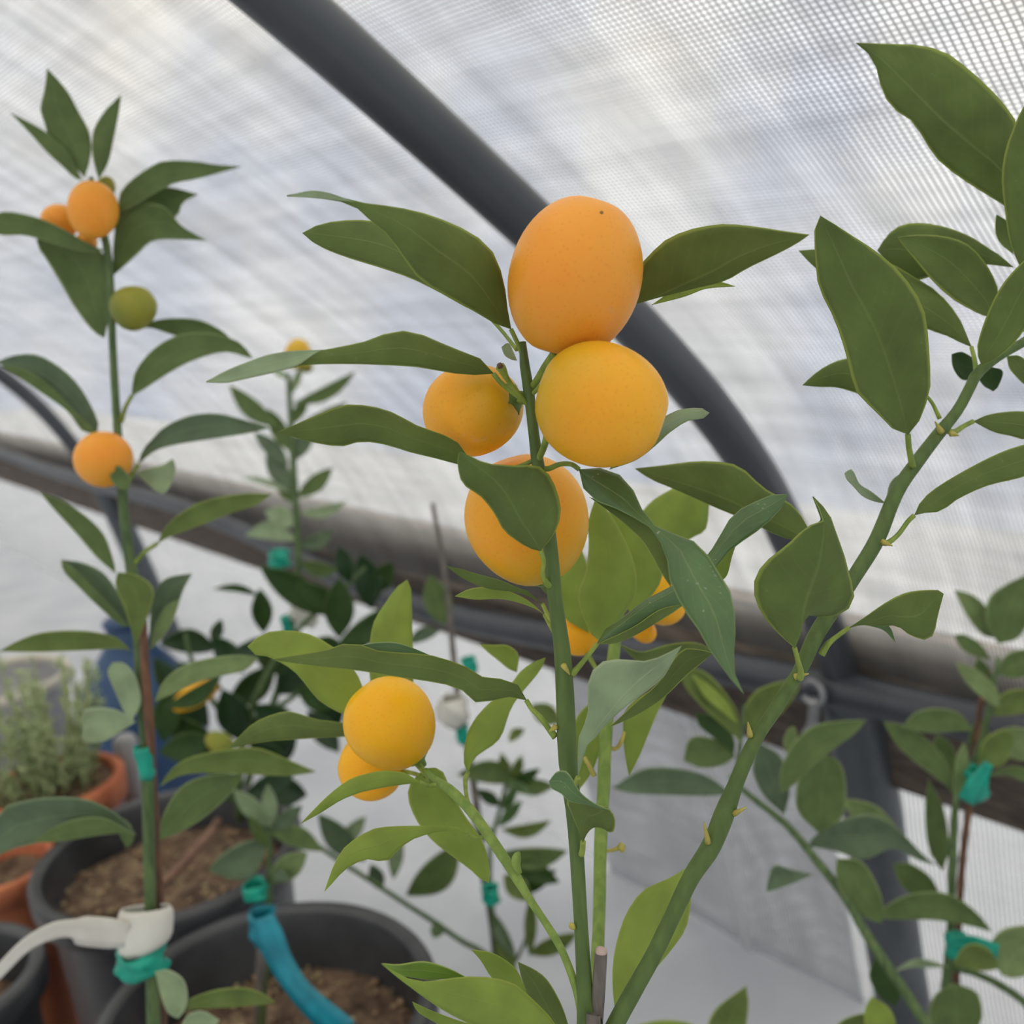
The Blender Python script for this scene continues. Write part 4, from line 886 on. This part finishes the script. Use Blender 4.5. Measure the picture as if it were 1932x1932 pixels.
# white tag: loop round the stem and a strap that sweeps down to the left
tg = thing('plant_tag', W(275, 1750, .6), 'white plastic loop tag strapped round the stem of the tall left plant', 'tag')
V = []; Fc = []; n = 28
for i, (s, zz) in enumerate([(0.9, 1.0), (1.0, 0.75), (1.02, 0.3), (1.0, -0.2), (0.98, -0.7), (0.9, -1.0)]):
    for j in range(n):
        a = 2*math.pi*j/n; r = 47*.6/F*s
        V.append(rt*(r*math.cos(a)) + fwd*(r*0.75*math.sin(a)) + up*(zz*36*.6/F*(1+0.25*math.cos(a+2.5)) + 0.003*math.cos(a)))
for i in range(5):
    for j in range(n): j2 = (j+1) % n; Fc.append((i*n+j, i*n+j2, (i+1)*n+j2, (i+1)*n+j))
o = link('loop', V, Fc, WTAG, tg); s = o.modifiers.new('t', 'SOLIDIFY'); s.thickness = 0.0012
ribbon('strap', [(-70, 1905, .60, 20), (0, 1832, .595, 22), (50, 1783, .59, 24), (100, 1757, .588, 30), (138, 1752, .587, 34), (150, 1756, .587, 52), (185, 1759, .587, 56), (216, 1762, .587, 54), (232, 1764, .588, 44), (245, 1764, .589, 40)], WTAG, tg, tg.location, n=40, th=0.0012)

# ================================================================== far plant behind the left one
cp = thing('citrus_plant', base_at(430, 1640, 1.40), 'slender far citrus plant with one small yellow fruit on its tip', 'plant', 'potted citrus plants')
pot_parts(cp, 0.048, 0, POTB, 0.02, 0.20)
o2 = cp.location; DC = 1.30
tube('stem', [(543, 705, DC, 9), (547, 760, DC, 11), (552, 850, DC, 13), (556, 926, DC, 14), (562, 1017, DC, 14), (560, 1120, DC, 14), (530, 1280, 1.33, 14), (475, 1450, 1.37, 14), (432, 1620, 1.40, 14), (425, 1760, 1.42, 14)], STEMD, cp, o2, n=30, seg=8)
fruit(cp, 562, 668, 25, 30, 1.29, 'yellow', stalk=(-0.2, 1), calyx=False)
fruit(cp, 577, 690, 14, 14, 1.32, 'green', stalk=(-0.2, 1), calyx=False)
for b, t, w_, bend, kd, tp in (((553, 762), (672, 700), 26, .08, 'dusty', False), ((524, 806), (432, 726), 36, -.05, 'dusty', False), ((557, 808), (655, 758), 30, .08, 'dusty', False), ((545, 878), (478, 815), 30, .02, 'dusty', True),
                        ((547, 852), (505, 770), 32, .0, 'dusty', False), ((560, 938), (628, 882), 32, .03, 'dusty', False), ((548, 922), (502, 855), 38, .0, 'dusty', True), ((563, 968), (655, 945), 22, .1, 'pale', True),
                        ((558, 1020), (462, 1010), 36, .15, 'pale', True), ((556, 990), (500, 965), 40, .05, 'pale', True), ((553, 800), (580, 745), 22, .0, 'dusty', False), ((552, 870), (590, 800), 34, .0, 'dusty', True), ((550, 930), (455, 900), 12, .05, 'pale', True),
                        ((544, 715), (508, 690), 14, .0, 'pale', True), ((548, 745), (570, 690), 16, 0, 'pale', True), ((562, 1030), (630, 1000), 30, 0.1, 'dusty', True), ((565, 1060), (640, 1075), 30, 0.1, 'dusty', False), ((556, 950), (520, 900), 26, 0, 'dusty', False)):
    simple_leaf(cp, b, t, w_, (DC, DC+0.02), bend, kd, tp, thick=0.0008)
wrap('plant_tie', 527, 1055, 1.27, 22, 30, TEAL, 'small teal tie on the far plant with the yellow tip fruit')
wrap('plant_tie', 541, 1186, 1.25, 10, 50, TEAL, 'thin teal tie low on the far stem beside the dark leaves')
ribbon_t = thing('plant_tag', W(574, 1166, 1.28), 'small white tag among the dark green leaves', 'tag')
ribbon('tag_plate', [(550, 1150, 1.28, 26), (575, 1165, 1.28, 34), (598, 1176, 1.28, 20)], WTAG, ribbon_t, ribbon_t.location, n=8)

# ================================================================== dark leafy plant in the middle pot
hp = thing('citrus_plant', potloc(318, 1600, 1.17), 'bushy dark green citrus plant in the black pot behind the left stem', 'plant', 'potted citrus plants')
hp.location.z = 0; o3 = hp.location
pot_parts(hp, 0.141, 0, POTB, 0.045, 0.398, 0.014, grit=130, rng=random.Random(3), lip=0.03)
rg = random.Random(11)
tube('stem', [(455, 1545, 1.2, 20), (450, 1480, 1.18, 18), (462, 1380, 1.17, 18), (500, 1280, 1.17, 14), (560, 1190, 1.17, 11), (640, 1120, 1.17, 9), (690, 1070, 1.17, 7)], STEMD, hp, o3, n=24, seg=8)
tube('branch', [(460, 1400, 1.17, 14), (400, 1320, 1.15, 11), (360, 1240, 1.15, 9), (350, 1195, 1.15, 7)], STEMD, hp, o3, n=14, seg=8)
tube('branch', [(470, 1360, 1.17, 12), (530, 1330, 1.15, 10), (590, 1290, 1.13, 8), (640, 1270, 1.13, 6)], STEMD, hp, o3, n=14, seg=8)
dark = [((622, 1162), (490, 1070), 62, 0.02), ((498, 1195), (490, 1110), 44, 0), ((640, 1205), (640, 1090), 62, 0), ((700, 1150), (680, 1045), 60, 0.05), ((640, 1210), (768, 1135), 60, 0.08), ((490, 1125), (402, 1112), 16, 0.1),
        ((410, 1225), (300, 1215), 50, 0.1), ((430, 1235), (520, 1195), 40, 0.1), ((400, 1215), (418, 1168), 26, 0), ((660, 1230), (570, 1225), 50, 0.05), ((600, 1270), (700, 1200), 60, 0), ((520, 1310), (600, 1235), 60, 0.05),
        ((430, 1330), (520, 1255), 60, 0.05), ((395, 1370), (300, 1290), 70, 0.05), ((420, 1420), (310, 1350), 60, -0.05), ((460, 1400), (420, 1300), 70, 0), ((480, 1440), (560, 1370), 70, 0.05), ((560, 1400), (480, 1330), 70, 0.03),
        ((600, 1400), (640, 1300), 60, 0), ((330, 1250), (420, 1300), 50, 0.05), ((300, 1420), (400, 1390), 60, 0.05), ((500, 1480), (580, 1500), 60, 0.05), ((420, 1480), (330, 1530), 60, 0.05), ((460, 1500), (560, 1440), 50, 0.1),
        ((350, 1330), (290, 1240), 50, 0.0), ((580, 1340), (640, 1420), 50, 0), ((640, 1150), (560, 1100), 46, 0), ((705, 1120), (740, 1060), 44, 0), ((310, 1400), (320, 1300), 60, 0), ((560, 1250), (480, 1240), 60, 0), ((700, 1180), (640, 1240), 50, 0), ((660, 1100), (640, 1030), 40, 0),
        ((460, 1270), (400, 1200), 50, 0.0), ((540, 1460), (470, 1400), 60, 0.0), ((390, 1440), (460, 1520), 50, 0.0), ((500, 1400), (430, 1350), 60, 0.0), ((600, 1220), (520, 1290), 60, 0.0), ((640, 1330), (560, 1300), 60, 0.0)]
for i, (b, t, w_, bend) in enumerate(dark):
    dd = 1.10 + 0.12*rg.random()
    simple_leaf(hp, b, t, w_*0.92, (dd+0.01, dd-0.02*rg.random()), bend, 'deep', rg.random() < 0.55, thick=0.0008)
fruit(hp, 368, 1312, 50, 22, 1.09, 'gold', stalk=(0.85, -0.5), calyx=False)
fruit(hp, 415, 1402, 30, 20, 1.07, 'green', stalk=(0.85, 0.5), calyx=False)
simple_leaf(hp, (310, 1335), (420, 1270), 34, (1.06, 1.06), 0.1, 'deep', False, thick=0.0008)
st = thing('leaning_stick', potloc(405, 1555, 1.13), 'brown stick leaning across the soil of the middle black pot', 'stick')
tube('stick', [(412, 1548, 1.16, 15), (390, 1580, 1.13, 17), (345, 1630, 1.10, 19), (305, 1668, 1.075, 18)], simple('pinkish_bark', srgb(150, 118, 100), 0.8, srgb(116, 88, 74), 40), st, st.location, n=16, seg=10, bump=0.1)

# ================================================================== front left black pot with its plant
ip = thing('citrus_plant', potloc(503, 1890, 0.90), 'small pale-leaved plant in the large black front pot with bark soil', 'plant', 'potted citrus plants')
ip.location.z = 0; o4 = ip.location
pot_parts(ip, 0.1415, 0, POTB, 0.062, 0.398, 0.014, grit=170, rng=random.Random(8), lip=0.03)
tube('stem', [(510, 1560, .90, 8), (508, 1620, .90, 10), (508, 1700, .90, 11), (506, 1780, .90, 12), (498, 1880, .905, 13), (490, 1990, .93, 15)], STEMD, ip, o4, n=20, seg=8)
for b, t, w_, bend, kd, tp in (((503, 1585), (393, 1642), 66, -0.12, 'dusty', True), ((510, 1572), (608, 1606), 40, -0.1, 'dusty', False), ((508, 1665), (580, 1608), 46, 0.0, 'pale', False), ((510, 1560), (440, 1490), 36, 0.0, 'pale', True), ((512, 1560), (505, 1480), 30, 0, 'pale', True),
                        ((512, 1570), (570, 1520), 30, 0, 'dusty', True), ((506, 1600), (470, 1540), 26, 0, 'dusty', False), ((508, 1640), (545, 1660), 24, 0, 'dusty', True)):
    simple_leaf(ip, b, t, w_, (.90, .88), bend, kd, tp, thick=0.0006)
ik = thing('plant_stake', base_at(490, 1932, .92), 'thin grey see-through looking stake in the large front pot', 'stake')
ik['label'] = 'thin grey-brown stake standing in the soil of the large front pot'
tube('cane', [(494, 1740, .895, 15), (492, 1850, .90, 20), (486, 1990, .94, 22)], GREYST, ik, ik.location, n=10, seg=10)
wrap('plant_tie', 482, 1680, .885, 25, 30, TEAL, 'teal tie high on the thin stem above the large front pot')
tr_ = wrap('plant_tie', 497, 1748, .885, 28, 62, TEALB, 'blue-green ribbon wound round the stem with a long hanging tail')
ribbon('tail', [(497, 1730, .87, 40), (508, 1765, .865, 52), (530, 1815, .86, 46), (560, 1862, .85, 44), (595, 1900, .84, 50), (650, 1950, .83, 60)], TEALB, tr_, tr_.location, n=30, th=0.0008)

# other pots
ep = thing('flower_pot', potloc(-90, 1762, 0.97), 'black plastic pot with a grey rim cut by the left edge', 'pot')
ep.location.z = 0; ep.location.x -= 0.012; ep.location.y -= 0.012
pot_parts(ep, 0.082, 0, POTB, 0.055, 0.40, 0.014, grit=40, lip=0.03)
tp_ = thing('herb_plant', potloc(105, 1480, 1.36), 'feathery grey-green herb growing in a terracotta pot at the left edge', 'plant')
tp_.location.z = 0; o5 = tp_.location
pot_parts(tp_, 0.080, 0, TERRA, 0.014, 0.40, 0.012, grit=20, lip=0.035)
rg = random.Random(21)
V = []; Fc = []; U = []
for s in range(64):
    a = rg.uniform(0, 6.28); q = 0.06*math.sqrt(rg.random()); bx, by = q*math.cos(a)-0.012, q*math.sin(a)
    ht = rg.uniform(0.06, 0.185); lean = Vector((math.cos(a)*q*0.9-0.02, math.sin(a)*q*0.9, ht))
    pts = [Vector((bx, by, 0.385)) + lean*t + Vector((rg.uniform(-.004, .004), rg.uniform(-.004, .004), 0)) for t in (0, .33, .66, 1)]
    v, f, u = tube_data(pts, [0.0013]*4, 5); k0 = len(V); V += v; Fc += [tuple(x+k0 for x in g) for g in f]; U += u
    for k in range(34):
        t = rg.uniform(0.1, 1.0); p = Vector((bx, by, 0.385)) + lean*t
        an = rg.uniform(0, 6.28); L = rg.uniform(0.010, 0.020)*(1.1-0.4*t)
        dr = (Vector((math.cos(an), math.sin(an), rg.uniform(0.2, 1.0)))).normalized(); sd_ = dr.cross(Vector((0, 0, 1))).normalized()*0.0018
        k0 = len(V); V += [p-sd_, p+dr*L*.5-sd_*1.4, p+dr*L, p+dr*L*.5+sd_*1.4, p+sd_]; U += [(0, .3), (.5, .2), (1, .5), (.5, .8), (0, .7)]
        Fc.append((k0, k0+1, k0+2, k0+3, k0+4))
hb = link('needles', V, Fc, HERBM, tp_, U); hb['kind'] = 'stuff'
t2 = thing('flower_pot', Vector((-0.64, 1.10, 0)), 'terracotta pot whose rim shows left of the middle black pot', 'pot')
pot_parts(t2, 0.056, 0, TERRA, 0.02, 0.374, 0.010, lip=0.03)

# blue barrel and pale tub behind them
bb = thing('blue_jug', Vector((W(262, 1330, 1.95).x, W(262, 1330, 1.95).y, 0)), 'dark blue plastic jug with sloping shoulders behind the left stem', 'jug')
V = []; Fc = []; n = 40; pr = [(0, 0), (0.105, 0), (0.115, 0.02), (0.118, 0.14), (0.116, 0.25), (0.106, 0.30), (0.080, 0.34), (0.052, 0.375), (0.036, 0.40), (0.034, 0.44), (0, 0.44)]
for q, z in pr:
    for k in range(n): a = 2*math.pi*k/n; V.append((q*math.cos(a), q*math.sin(a), z))
for i in range(len(pr)-1):
    for k in range(n): k2 = (k+1) % n; Fc.append((i*n+k, i*n+k2, (i+1)*n+k2, (i+1)*n+k))
link('body', V, Fc, BLUE, bb)
rr_ = [Vector((0.034*math.cos(2*math.pi*k/32), 0.034*math.sin(2*math.pi*k/32), 0.432)) for k in range(33)]
v, f, u = tube_data(rr_, [0.006]*33, 8, cap=False); link('lid', v, f, BLUE, bb)
gt = thing('standing_pipe', base_at(245, 1450, 1.45), 'short pale grey plastic pipe standing by the terracotta pot', 'pipe')
p = W(246, 1440, 1.45)
v, f, u = tube_data([Vector((0, 0, 0.02)), Vector((0, 0, p.z-0.02)), Vector((0, 0, p.z+0.035)), Vector((0, 0, p.z+0.043))], [0.017, 0.017, 0.017, 0.012], 16); link('pipe', v, f, GREYP, gt)
tb = thing('pale_tub', base_at(0, 1290, 2.1), 'pale grey tub with a cream rim at the left edge behind the herb', 'tub')
zt = W(0, 1290, 2.1).z
V = []; Fc = []; pr = [(0, 0), (0.10, 0), (0.125, zt-0.03), (0.134, zt-0.02), (0.136, zt+0.004), (0.128, zt+0.01), (0.122, zt), (0.115, zt-0.02), (0.10, zt*0.75), (0, zt*0.74)]
for q, z in pr:
    for k in range(n): a = 2*math.pi*k/n; V.append((q*math.cos(a), q*math.sin(a), z))
for i in range(len(pr)-1):
    for k in range(n): k2 = (k+1) % n; Fc.append((i*n+k, i*n+k2, (i+1)*n+k2, (i+1)*n+k))
link('body', V, Fc, GREYP, tb)
rr_ = [Vector((0.130*math.cos(2*math.pi*k/40), 0.130*math.sin(2*math.pi*k/40), zt+0.004)) for k in range(41)]
v, f, u = tube_data(rr_, [0.010]*41, 10, cap=False); link('rim', v, f, CREAM, tb)

# ================================================================== small background plant behind the main stem
dp = thing('citrus_plant', base_at(905, 1640, 1.15, 0.03, 0.0), 'small leafy plant low behind the main stem, tied to a thin stake', 'plant', 'potted citrus plants')
pot_parts(dp, 0.055, 0, POTB, 0.02, 0.11)
o6 = dp.location; DD = 1.12
tube('stem', [(962, 1440, DD, 6), (945, 1520, DD, 8), (925, 1600, DD, 9), (926, 1690, DD, 10), (935, 1790, DD, 11), (960, 2250, 1.2, 14)], STEMD, dp, o6, n=20, seg=8)
tube('branch', [(592, 1590, 1.05, 8), (650, 1630, 1.06, 9), (709, 1668, 1.07, 9), (765, 1705, 1.08, 9), (817, 1738, 1.09, 10), (870, 1775, 1.1, 10), (925, 1810, 1.12, 11), (955, 1900, 1.13, 12)], STEMD, dp, o6, n=24, seg=8)
tube('branch', [(1002, 1690, DD, 6), (1000, 1740, DD, 6), (985, 1790, DD, 7), (950, 1850, DD, 9)], STEMD, dp, o6, n=10, seg=8)
for b, t, w_, bend, kd, tp in (((985, 1475), (862, 1462), 44, 0.1, 'dusty', False), ((960, 1470), (1048, 1482), 34, 0.1, 'dusty', False), ((958, 1470), (945, 1420), 20, 0, 'mature', False), ((965, 1480), (985, 1425), 22, 0, 'mature', False), ((955, 1490), (1020, 1450), 24, 0, 'deep', False),
                        ((950, 1530), (975, 1480), 20, 0, 'mature', True), ((945, 1565), (1040, 1548), 26, 0.12, 'mature', False), ((940, 1610), (1072, 1605), 44, 0.1, 'dusty', False), ((950, 1635), (1056, 1665), 44, -0.05, 'deep', False), ((950, 1650), (1000, 1700), 40, 0, 'mature', False),
                        ((1000, 1805), (1002, 1685), 24, 0, 'mature', False), ((995, 1800), (1090, 1760), 34, 0.05, 'mature', False), ((935, 1770), (975, 1840), 26, 0, 'mature', False), ((930, 1720), (975, 1810), 26, 0.05, 'dusty', True), ((766, 1690), (866, 1590), 62, 0.1, 'dusty', False),
                        ((690, 1625), (600, 1535), 50, -0.05, 'dusty', True), ((640, 1600), (690, 1540), 30, 0, 'pale', True), ((832, 1740), (818, 1770), 26, 0, 'mature', True), ((720, 1680), (700, 1630), 30, 0, 'dusty', True), ((940, 1560), (985, 1510), 22, 0, 'mature', True),
                        ((935, 1590), (890, 1545), 24, 0, 'dusty', False), ((945, 1520), (900, 1490), 24, 0, 'deep', False), ((980, 1690), (1050, 1640), 26, 0, 'deep', False), ((945, 1470), (1010, 1500), 20, 0, 'mature', True), ((742, 1660), (752, 1560), 30, 0, 'pale', True), ((1002, 1330), (1058, 1365), 40, 0, 'mature', False), ((990, 1375), (960, 1400), 20, 0.1, 'mature', False)):
    simple_leaf(dp, b, t, w_, (DD, DD-0.02), bend, kd, tp, thick=0.0007)
dk = thing('plant_stake', base_at(905, 1640, 1.16, 0.02, 0), 'tall thin grey stake behind the fruit, with white tag and teal ties', 'stake')
tube('cane', [(816, 950, 1.15, 9), (835, 1055, 1.15, 10), (850, 1180, 1.15, 11), (862, 1300, 1.15, 12), (880, 1400, 1.15, 13), (897, 1504, 1.15, 14), (915, 1667, 1.15, 15), (934, 1790, 1.15, 15), (965, 2250, 1.2, 16)], GREYST, dk, dk.location, n=40, seg=8)
simple_leaf(dp, (840, 1180), (810, 1085), 52, (1.15, 1.15), 0, 'dusty', False, thick=0.0007)
simple_leaf(dp, (830, 1190), (770, 1215), 26, (1.15, 1.15), 0.1, 'dusty', True, thick=0.0007)
wrap('plant_tie', 886, 1256, 1.13, 16, 30, TEAL, 'small teal tie on the thin stake above the white tag')
wrap('plant_tie', 873, 1385, 1.13, 14, 34, TEAL, 'small teal tie on the thin stake just under the white tag')
wrap('plant_tie', 926, 1688, 1.11, 18, 34, TEAL, 'small teal tie low on the thin stake left of the main stem')
wt = thing('plant_tag', W(855, 1341, 1.12), 'crumpled white tag on the thin stake left of the main stem', 'tag')
V = []; Fc = []; n1, n2 = 9, 14
for i in range(n1):
    for j in range(n2):
        a = 2*math.pi*j/n2; z = (i/(n1-1)-0.5)*0.032; q = 0.016*(0.75+0.35*math.sin(math.pi*i/(n1-1)))*(1+0.14*math.sin(3*a+i))
        V.append((q*math.cos(a), q*math.sin(a), z))
for i in range(n1-1):
    for j in range(n2): j2 = (j+1) % n2; Fc.append((i*n2+j, i*n2+j2, (i+1)*n2+j2, (i+1)*n2+j))
o = link('folded_tag', V, Fc, WTAG, wt); s = o.modifiers.new('t', 'SOLIDIFY'); s.thickness = 0.001

# ================================================================== two plants at the lower right
ge = thing('citrus_plant', Vector((0.42, 0.47, 0)), 'arching citrus plant behind the right branch, its stem leaning to the lower right', 'plant', 'potted citrus plants')
pot_parts(ge, 0.09, 0, POTB, 0.02, 0.22)
o7 = ge.location
tube('stem', [(1377, 1465, .72, 9), (1413, 1500, .72, 11), (1486, 1558, .72, 14), (1540, 1623, .71, 15), (1594, 1692, .70, 17), (1631, 1757, .69, 18), (1667, 1812, .68, 19), (1739, 1920, .67, 21), (1850, 2100, .65, 24), (2150, 2900, .62, 28)], STEMD, ge, o7, n=50, seg=10, bump=0.1)
tube('branch', [(1380, 1480, .72, 9), (1392, 1440, .72, 9), (1398, 1390, .72, 8), (1405, 1330, .72, 6)], STEMD, ge, o7, n=10, seg=8)
def le(b, t, A, B, d=.72, kind='dusty', top=False, **k): return leaf(ge, b, t, A, B, d, kind=kind, top=top, thick=0.0005, **k)
le((1397, 1402), (1282, 1262), [(1391, 1345), (1360, 1297), (1325, 1265)], [(1377, 1380), (1333, 1341), (1294, 1297)], kind='mature', top=False, d=.70)
le((1392, 1365), (1305, 1272), [(1372, 1325), (1335, 1290)], [(1365, 1345), (1330, 1315)], kind='young', d=.695)
le((1412, 1378), (1508, 1282), [(1402, 1345), (1425, 1305), (1465, 1288)], [(1440, 1372), (1475, 1345), (1505, 1305)], kind='mature', d=.73)
le((1385, 1425), (1312, 1345), [(1385, 1395), (1360, 1355)], [(1350, 1395), (1320, 1370)], kind='deep', d=.715)
le((1388, 1428), (1290, 1435), [(1370, 1405), (1330, 1390), (1300, 1395)], [(1360, 1445), (1320, 1448)], kind='dusty', d=.72)
le((1380, 1498), (1155, 1487), [(1335, 1465), (1270, 1449), (1210, 1452)], [(1330, 1502), (1260, 1500), (1195, 1497)], kind='dusty', top=True, d=.73)
le((1472, 1496), (1636, 1358), [(1474, 1450), (1500, 1398), (1540, 1368), (1590, 1360)], [(1493, 1485), (1540, 1440), (1580, 1408), (1612, 1385)], kind='dusty', d=.70)
le((1480, 1538), (1430, 1400), [(1440, 1500), (1420, 1450)], [(1490, 1490), (1475, 1430)], kind='dusty', top=True, d=.74)
le((1545, 1572), (1562, 1425), [(1505, 1530), (1505, 1475), (1530, 1440)], [(1590, 1540), (1596, 1480), (1585, 1440)], kind='dusty', d=.73)
le((1534, 1650), (1446, 1683), [(1490, 1640), (1462, 1632), (1450, 1655)], [(1500, 1665), (1470, 1676)], kind='dusty', top=True, d=.70)
le((1578, 1620), (1664, 1742), [(1625, 1625), (1655, 1670), (1668, 1715)], [(1580, 1665), (1605, 1710), (1640, 1735)], kind='dusty', d=.70)
le((1655, 1800), (1690, 1900), [(1640, 1840), (1660, 1880)], [(1690, 1830), (1700, 1870)], kind='deep', d=.70)
le((1360, 1990), (1408, 1860), [(1335, 1950), (1350, 1905)], [(1400, 1960), (1412, 1900)], kind='mature', d=.69)
le((1665, 1970), (1645, 1880), [(1635, 1940), (1632, 1905)], [(1690, 1945), (1680, 1905)], kind='young', d=.68)
le((1560, 1960), (1660, 1915), [(1590, 1925), (1630, 1912)], [(1600, 1955), (1640, 1940)], kind='mature', d=.70)
le((1350, 1985), (1200, 1935), [(1310, 1935), (1250, 1925)], [(1300, 1970), (1240, 1955)], kind='young', d=.70)
le((1483, 1420), (1498, 1370), [(1478, 1400), (1486, 1378)], [(1500, 1410), (1504, 1385)], kind='pale', d=.72)

gf = thing('citrus_plant', Vector((0.345, 0.735, 0)), 'citrus plant at the lower right edge tied with teal tape to a brown cane', 'plant', 'potted citrus plants')
pot_parts(gf, 0.09, 0, POTB, 0.02, 0.18)
o8 = gf.location; DF = .82
tube('stem', [(1884, 1240, DF, 9), (1868, 1330, DF, 11), (1845, 1420, DF, 12), (1808, 1495, DF, 14), (1800, 1560, DF, 15), (1797, 1631, DF, 17), (1795, 1700, DF, 15), (1793, 1775, DF, 17), (1787, 1848, DF, 20), (1782, 1932, DF, 20), (1790, 2400, .86, 22)], STEMD, gf, o8, n=40, seg=10, bump=0.1)
tube('branch', [(1788, 1825, DF, 12), (1830, 1833, .81, 13), (1880, 1855, .80, 14), (1932, 1890, .80, 15), (1990, 1950, .80, 12)], STEMD, gf, o8, n=12, seg=8)
def lg(b, t, A, B, d=DF, kind='dusty', top=False, **k): return leaf(gf, b, t, A, B, d, kind=kind, top=top, thick=0.0006, **k)
lg((1798, 1492), (1666, 1362), [(1790, 1448), (1757, 1402), (1710, 1370)], [(1780, 1478), (1739, 1447), (1696, 1410)], d=.80, kind='dusty')
lg((1836, 1378), (1701, 1375), [(1812, 1347), (1768, 1336), (1725, 1346)], [(1800, 1380), (1757, 1383)], d=.79)
lg((1800, 1500), (1768, 1385), [(1775, 1460), (1760, 1415)], [(1810, 1455), (1795, 1405)], d=.84, kind='dusty')
lg((1800, 1520), (1820, 1400), [(1800, 1470), (1806, 1425)], [(1822, 1475), (1828, 1430)], d=.80, kind='pale')
lg((1862, 1400), (1960, 1400), [(1895, 1374), (1935, 1375)], [(1895, 1425), (1935, 1435)], d=.84, kind='pale')
lg((1845, 1445), (1912, 1400), [(1855, 1400), (1885, 1378), (1908, 1382)], [(1870, 1450), (1900, 1435)], d=.80, kind='mature')
lg((1862, 1465), (1960, 1470), [(1895, 1448), (1930, 1448)], [(1900, 1463), (1930, 1474)], d=.82, kind='dusty')
lg((1778, 1645), (1752, 1470), [(1752, 1600), (1745, 1530)], [(1790, 1600), (1782, 1530)], d=.84, kind='dusty')
lg((1768, 1634), (1524, 1596), [(1739, 1610), (1696, 1566), (1649, 1537), (1594, 1544), (1547, 1567)], [(1730, 1622), (1685, 1600), (1631, 1621), (1576, 1606)], d=.77, kind='dusty', top=True, wav=0.1)
lg((1700, 1570), (1590, 1508), [(1660, 1525), (1620, 1510)], [(1660, 1560), (1610, 1545)], d=.80, kind='pale')
lg((1775, 1700), (1685, 1630), [(1760, 1660), (1720, 1630)], [(1740, 1700), (1700, 1670)], d=.84, kind='dusty')
lg((1872, 1758), (1650, 1733), [(1841, 1720), (1794, 1688), (1739, 1683), (1685, 1700)], [(1812, 1743), (1757, 1736), (1703, 1735)], d=.79, kind='dusty')
lg((1790, 1825), (1680, 1838), [(1755, 1812), (1720, 1812)], [(1755, 1826), (1715, 1826)], d=.80, kind='pale', top=True)
lg((1800, 1855), (1800, 1990), [(1762, 1880), (1755, 1930)], [(1845, 1875), (1850, 1930)], d=.78, kind='dusty')
lg((1884, 1828), (1800, 1820), [(1870, 1795), (1840, 1780), (1815, 1790)], [(1855, 1832), (1825, 1826)], d=.77, kind='mature')
lg((1890, 1840), (1990, 1740), [(1868, 1790), (1890, 1755), (1940, 1745)], [(1920, 1845), (1970, 1820)], d=.79, kind='pale')
lg((1880, 1205), (1801, 1113), [(1870, 1160), (1840, 1125)], [(1850, 1195), (1820, 1155)], d=.84, kind='pale')
lg((1885, 1215), (1935, 1085), [(1862, 1180), (1865, 1130), (1895, 1105)], [(1925, 1200), (1950, 1140)], d=.83, kind='dusty')
lg((1870, 1245), (1800, 1198), [(1850, 1215), (1822, 1198)], [(1845, 1240), (1815, 1225)], d=.82)
lg((1888, 1335), (1802, 1250), [(1880, 1300), (1845, 1265)], [(1865, 1325), (1825, 1290)], d=.80, kind='pale')
lg((1880, 1270), (1965, 1240), [(1900, 1235), (1940, 1225)], [(1910, 1280), (1950, 1270)], d=.82)
lg((1870, 1350), (1960, 1310), [(1890, 1310), (1930, 1300)], [(1900, 1350), (1945, 1340)], d=.82, kind='mature')
lg((1870, 1320), (1845, 1240), [(1845, 1290), (1838, 1260)], [(1875, 1290), (1865, 1258)], d=.84)
lg((1840, 1430), (1850, 1350), [(1828, 1400), (1835, 1370)], [(1862, 1405), (1865, 1375)], d=.84, kind='dusty')
fk = thing('plant_stake', Vector((0.36, 0.745, 0)), 'brown cane beside the stem of the lower right edge plant', 'stake')
tube('cane', [(1862, 1275, .835, 9), (1848, 1341, .835, 12), (1840, 1435, .835, 13), (1819, 1594, .835, 14), (1811, 1700, .835, 14), (1803, 1932, .835, 15), (1810, 2400, .87, 16)], BROWN, fk, fk.location, n=30, seg=8)
wrap('plant_tie', 1842, 1478, .80, 24, 60, TEAL, 'teal tape bow high on the brown cane at the right edge', tail=[(1822, 1512, .79, 34), (1842, 1480, .785, 36), (1866, 1440, .79, 18)])
wrap('plant_tie', 1805, 1785, .79, 22, 40, TEAL, 'wide teal tape tie low on the right edge plant', tail=[(1790, 1786, .785, 46), (1835, 1788, .78, 44), (1884, 1794, .78, 24)])
for o in list(bpy.data.objects):
    if o.parent is None and o.type == 'EMPTY' and not o.get('label'): print('UNLABELLED', o.name)
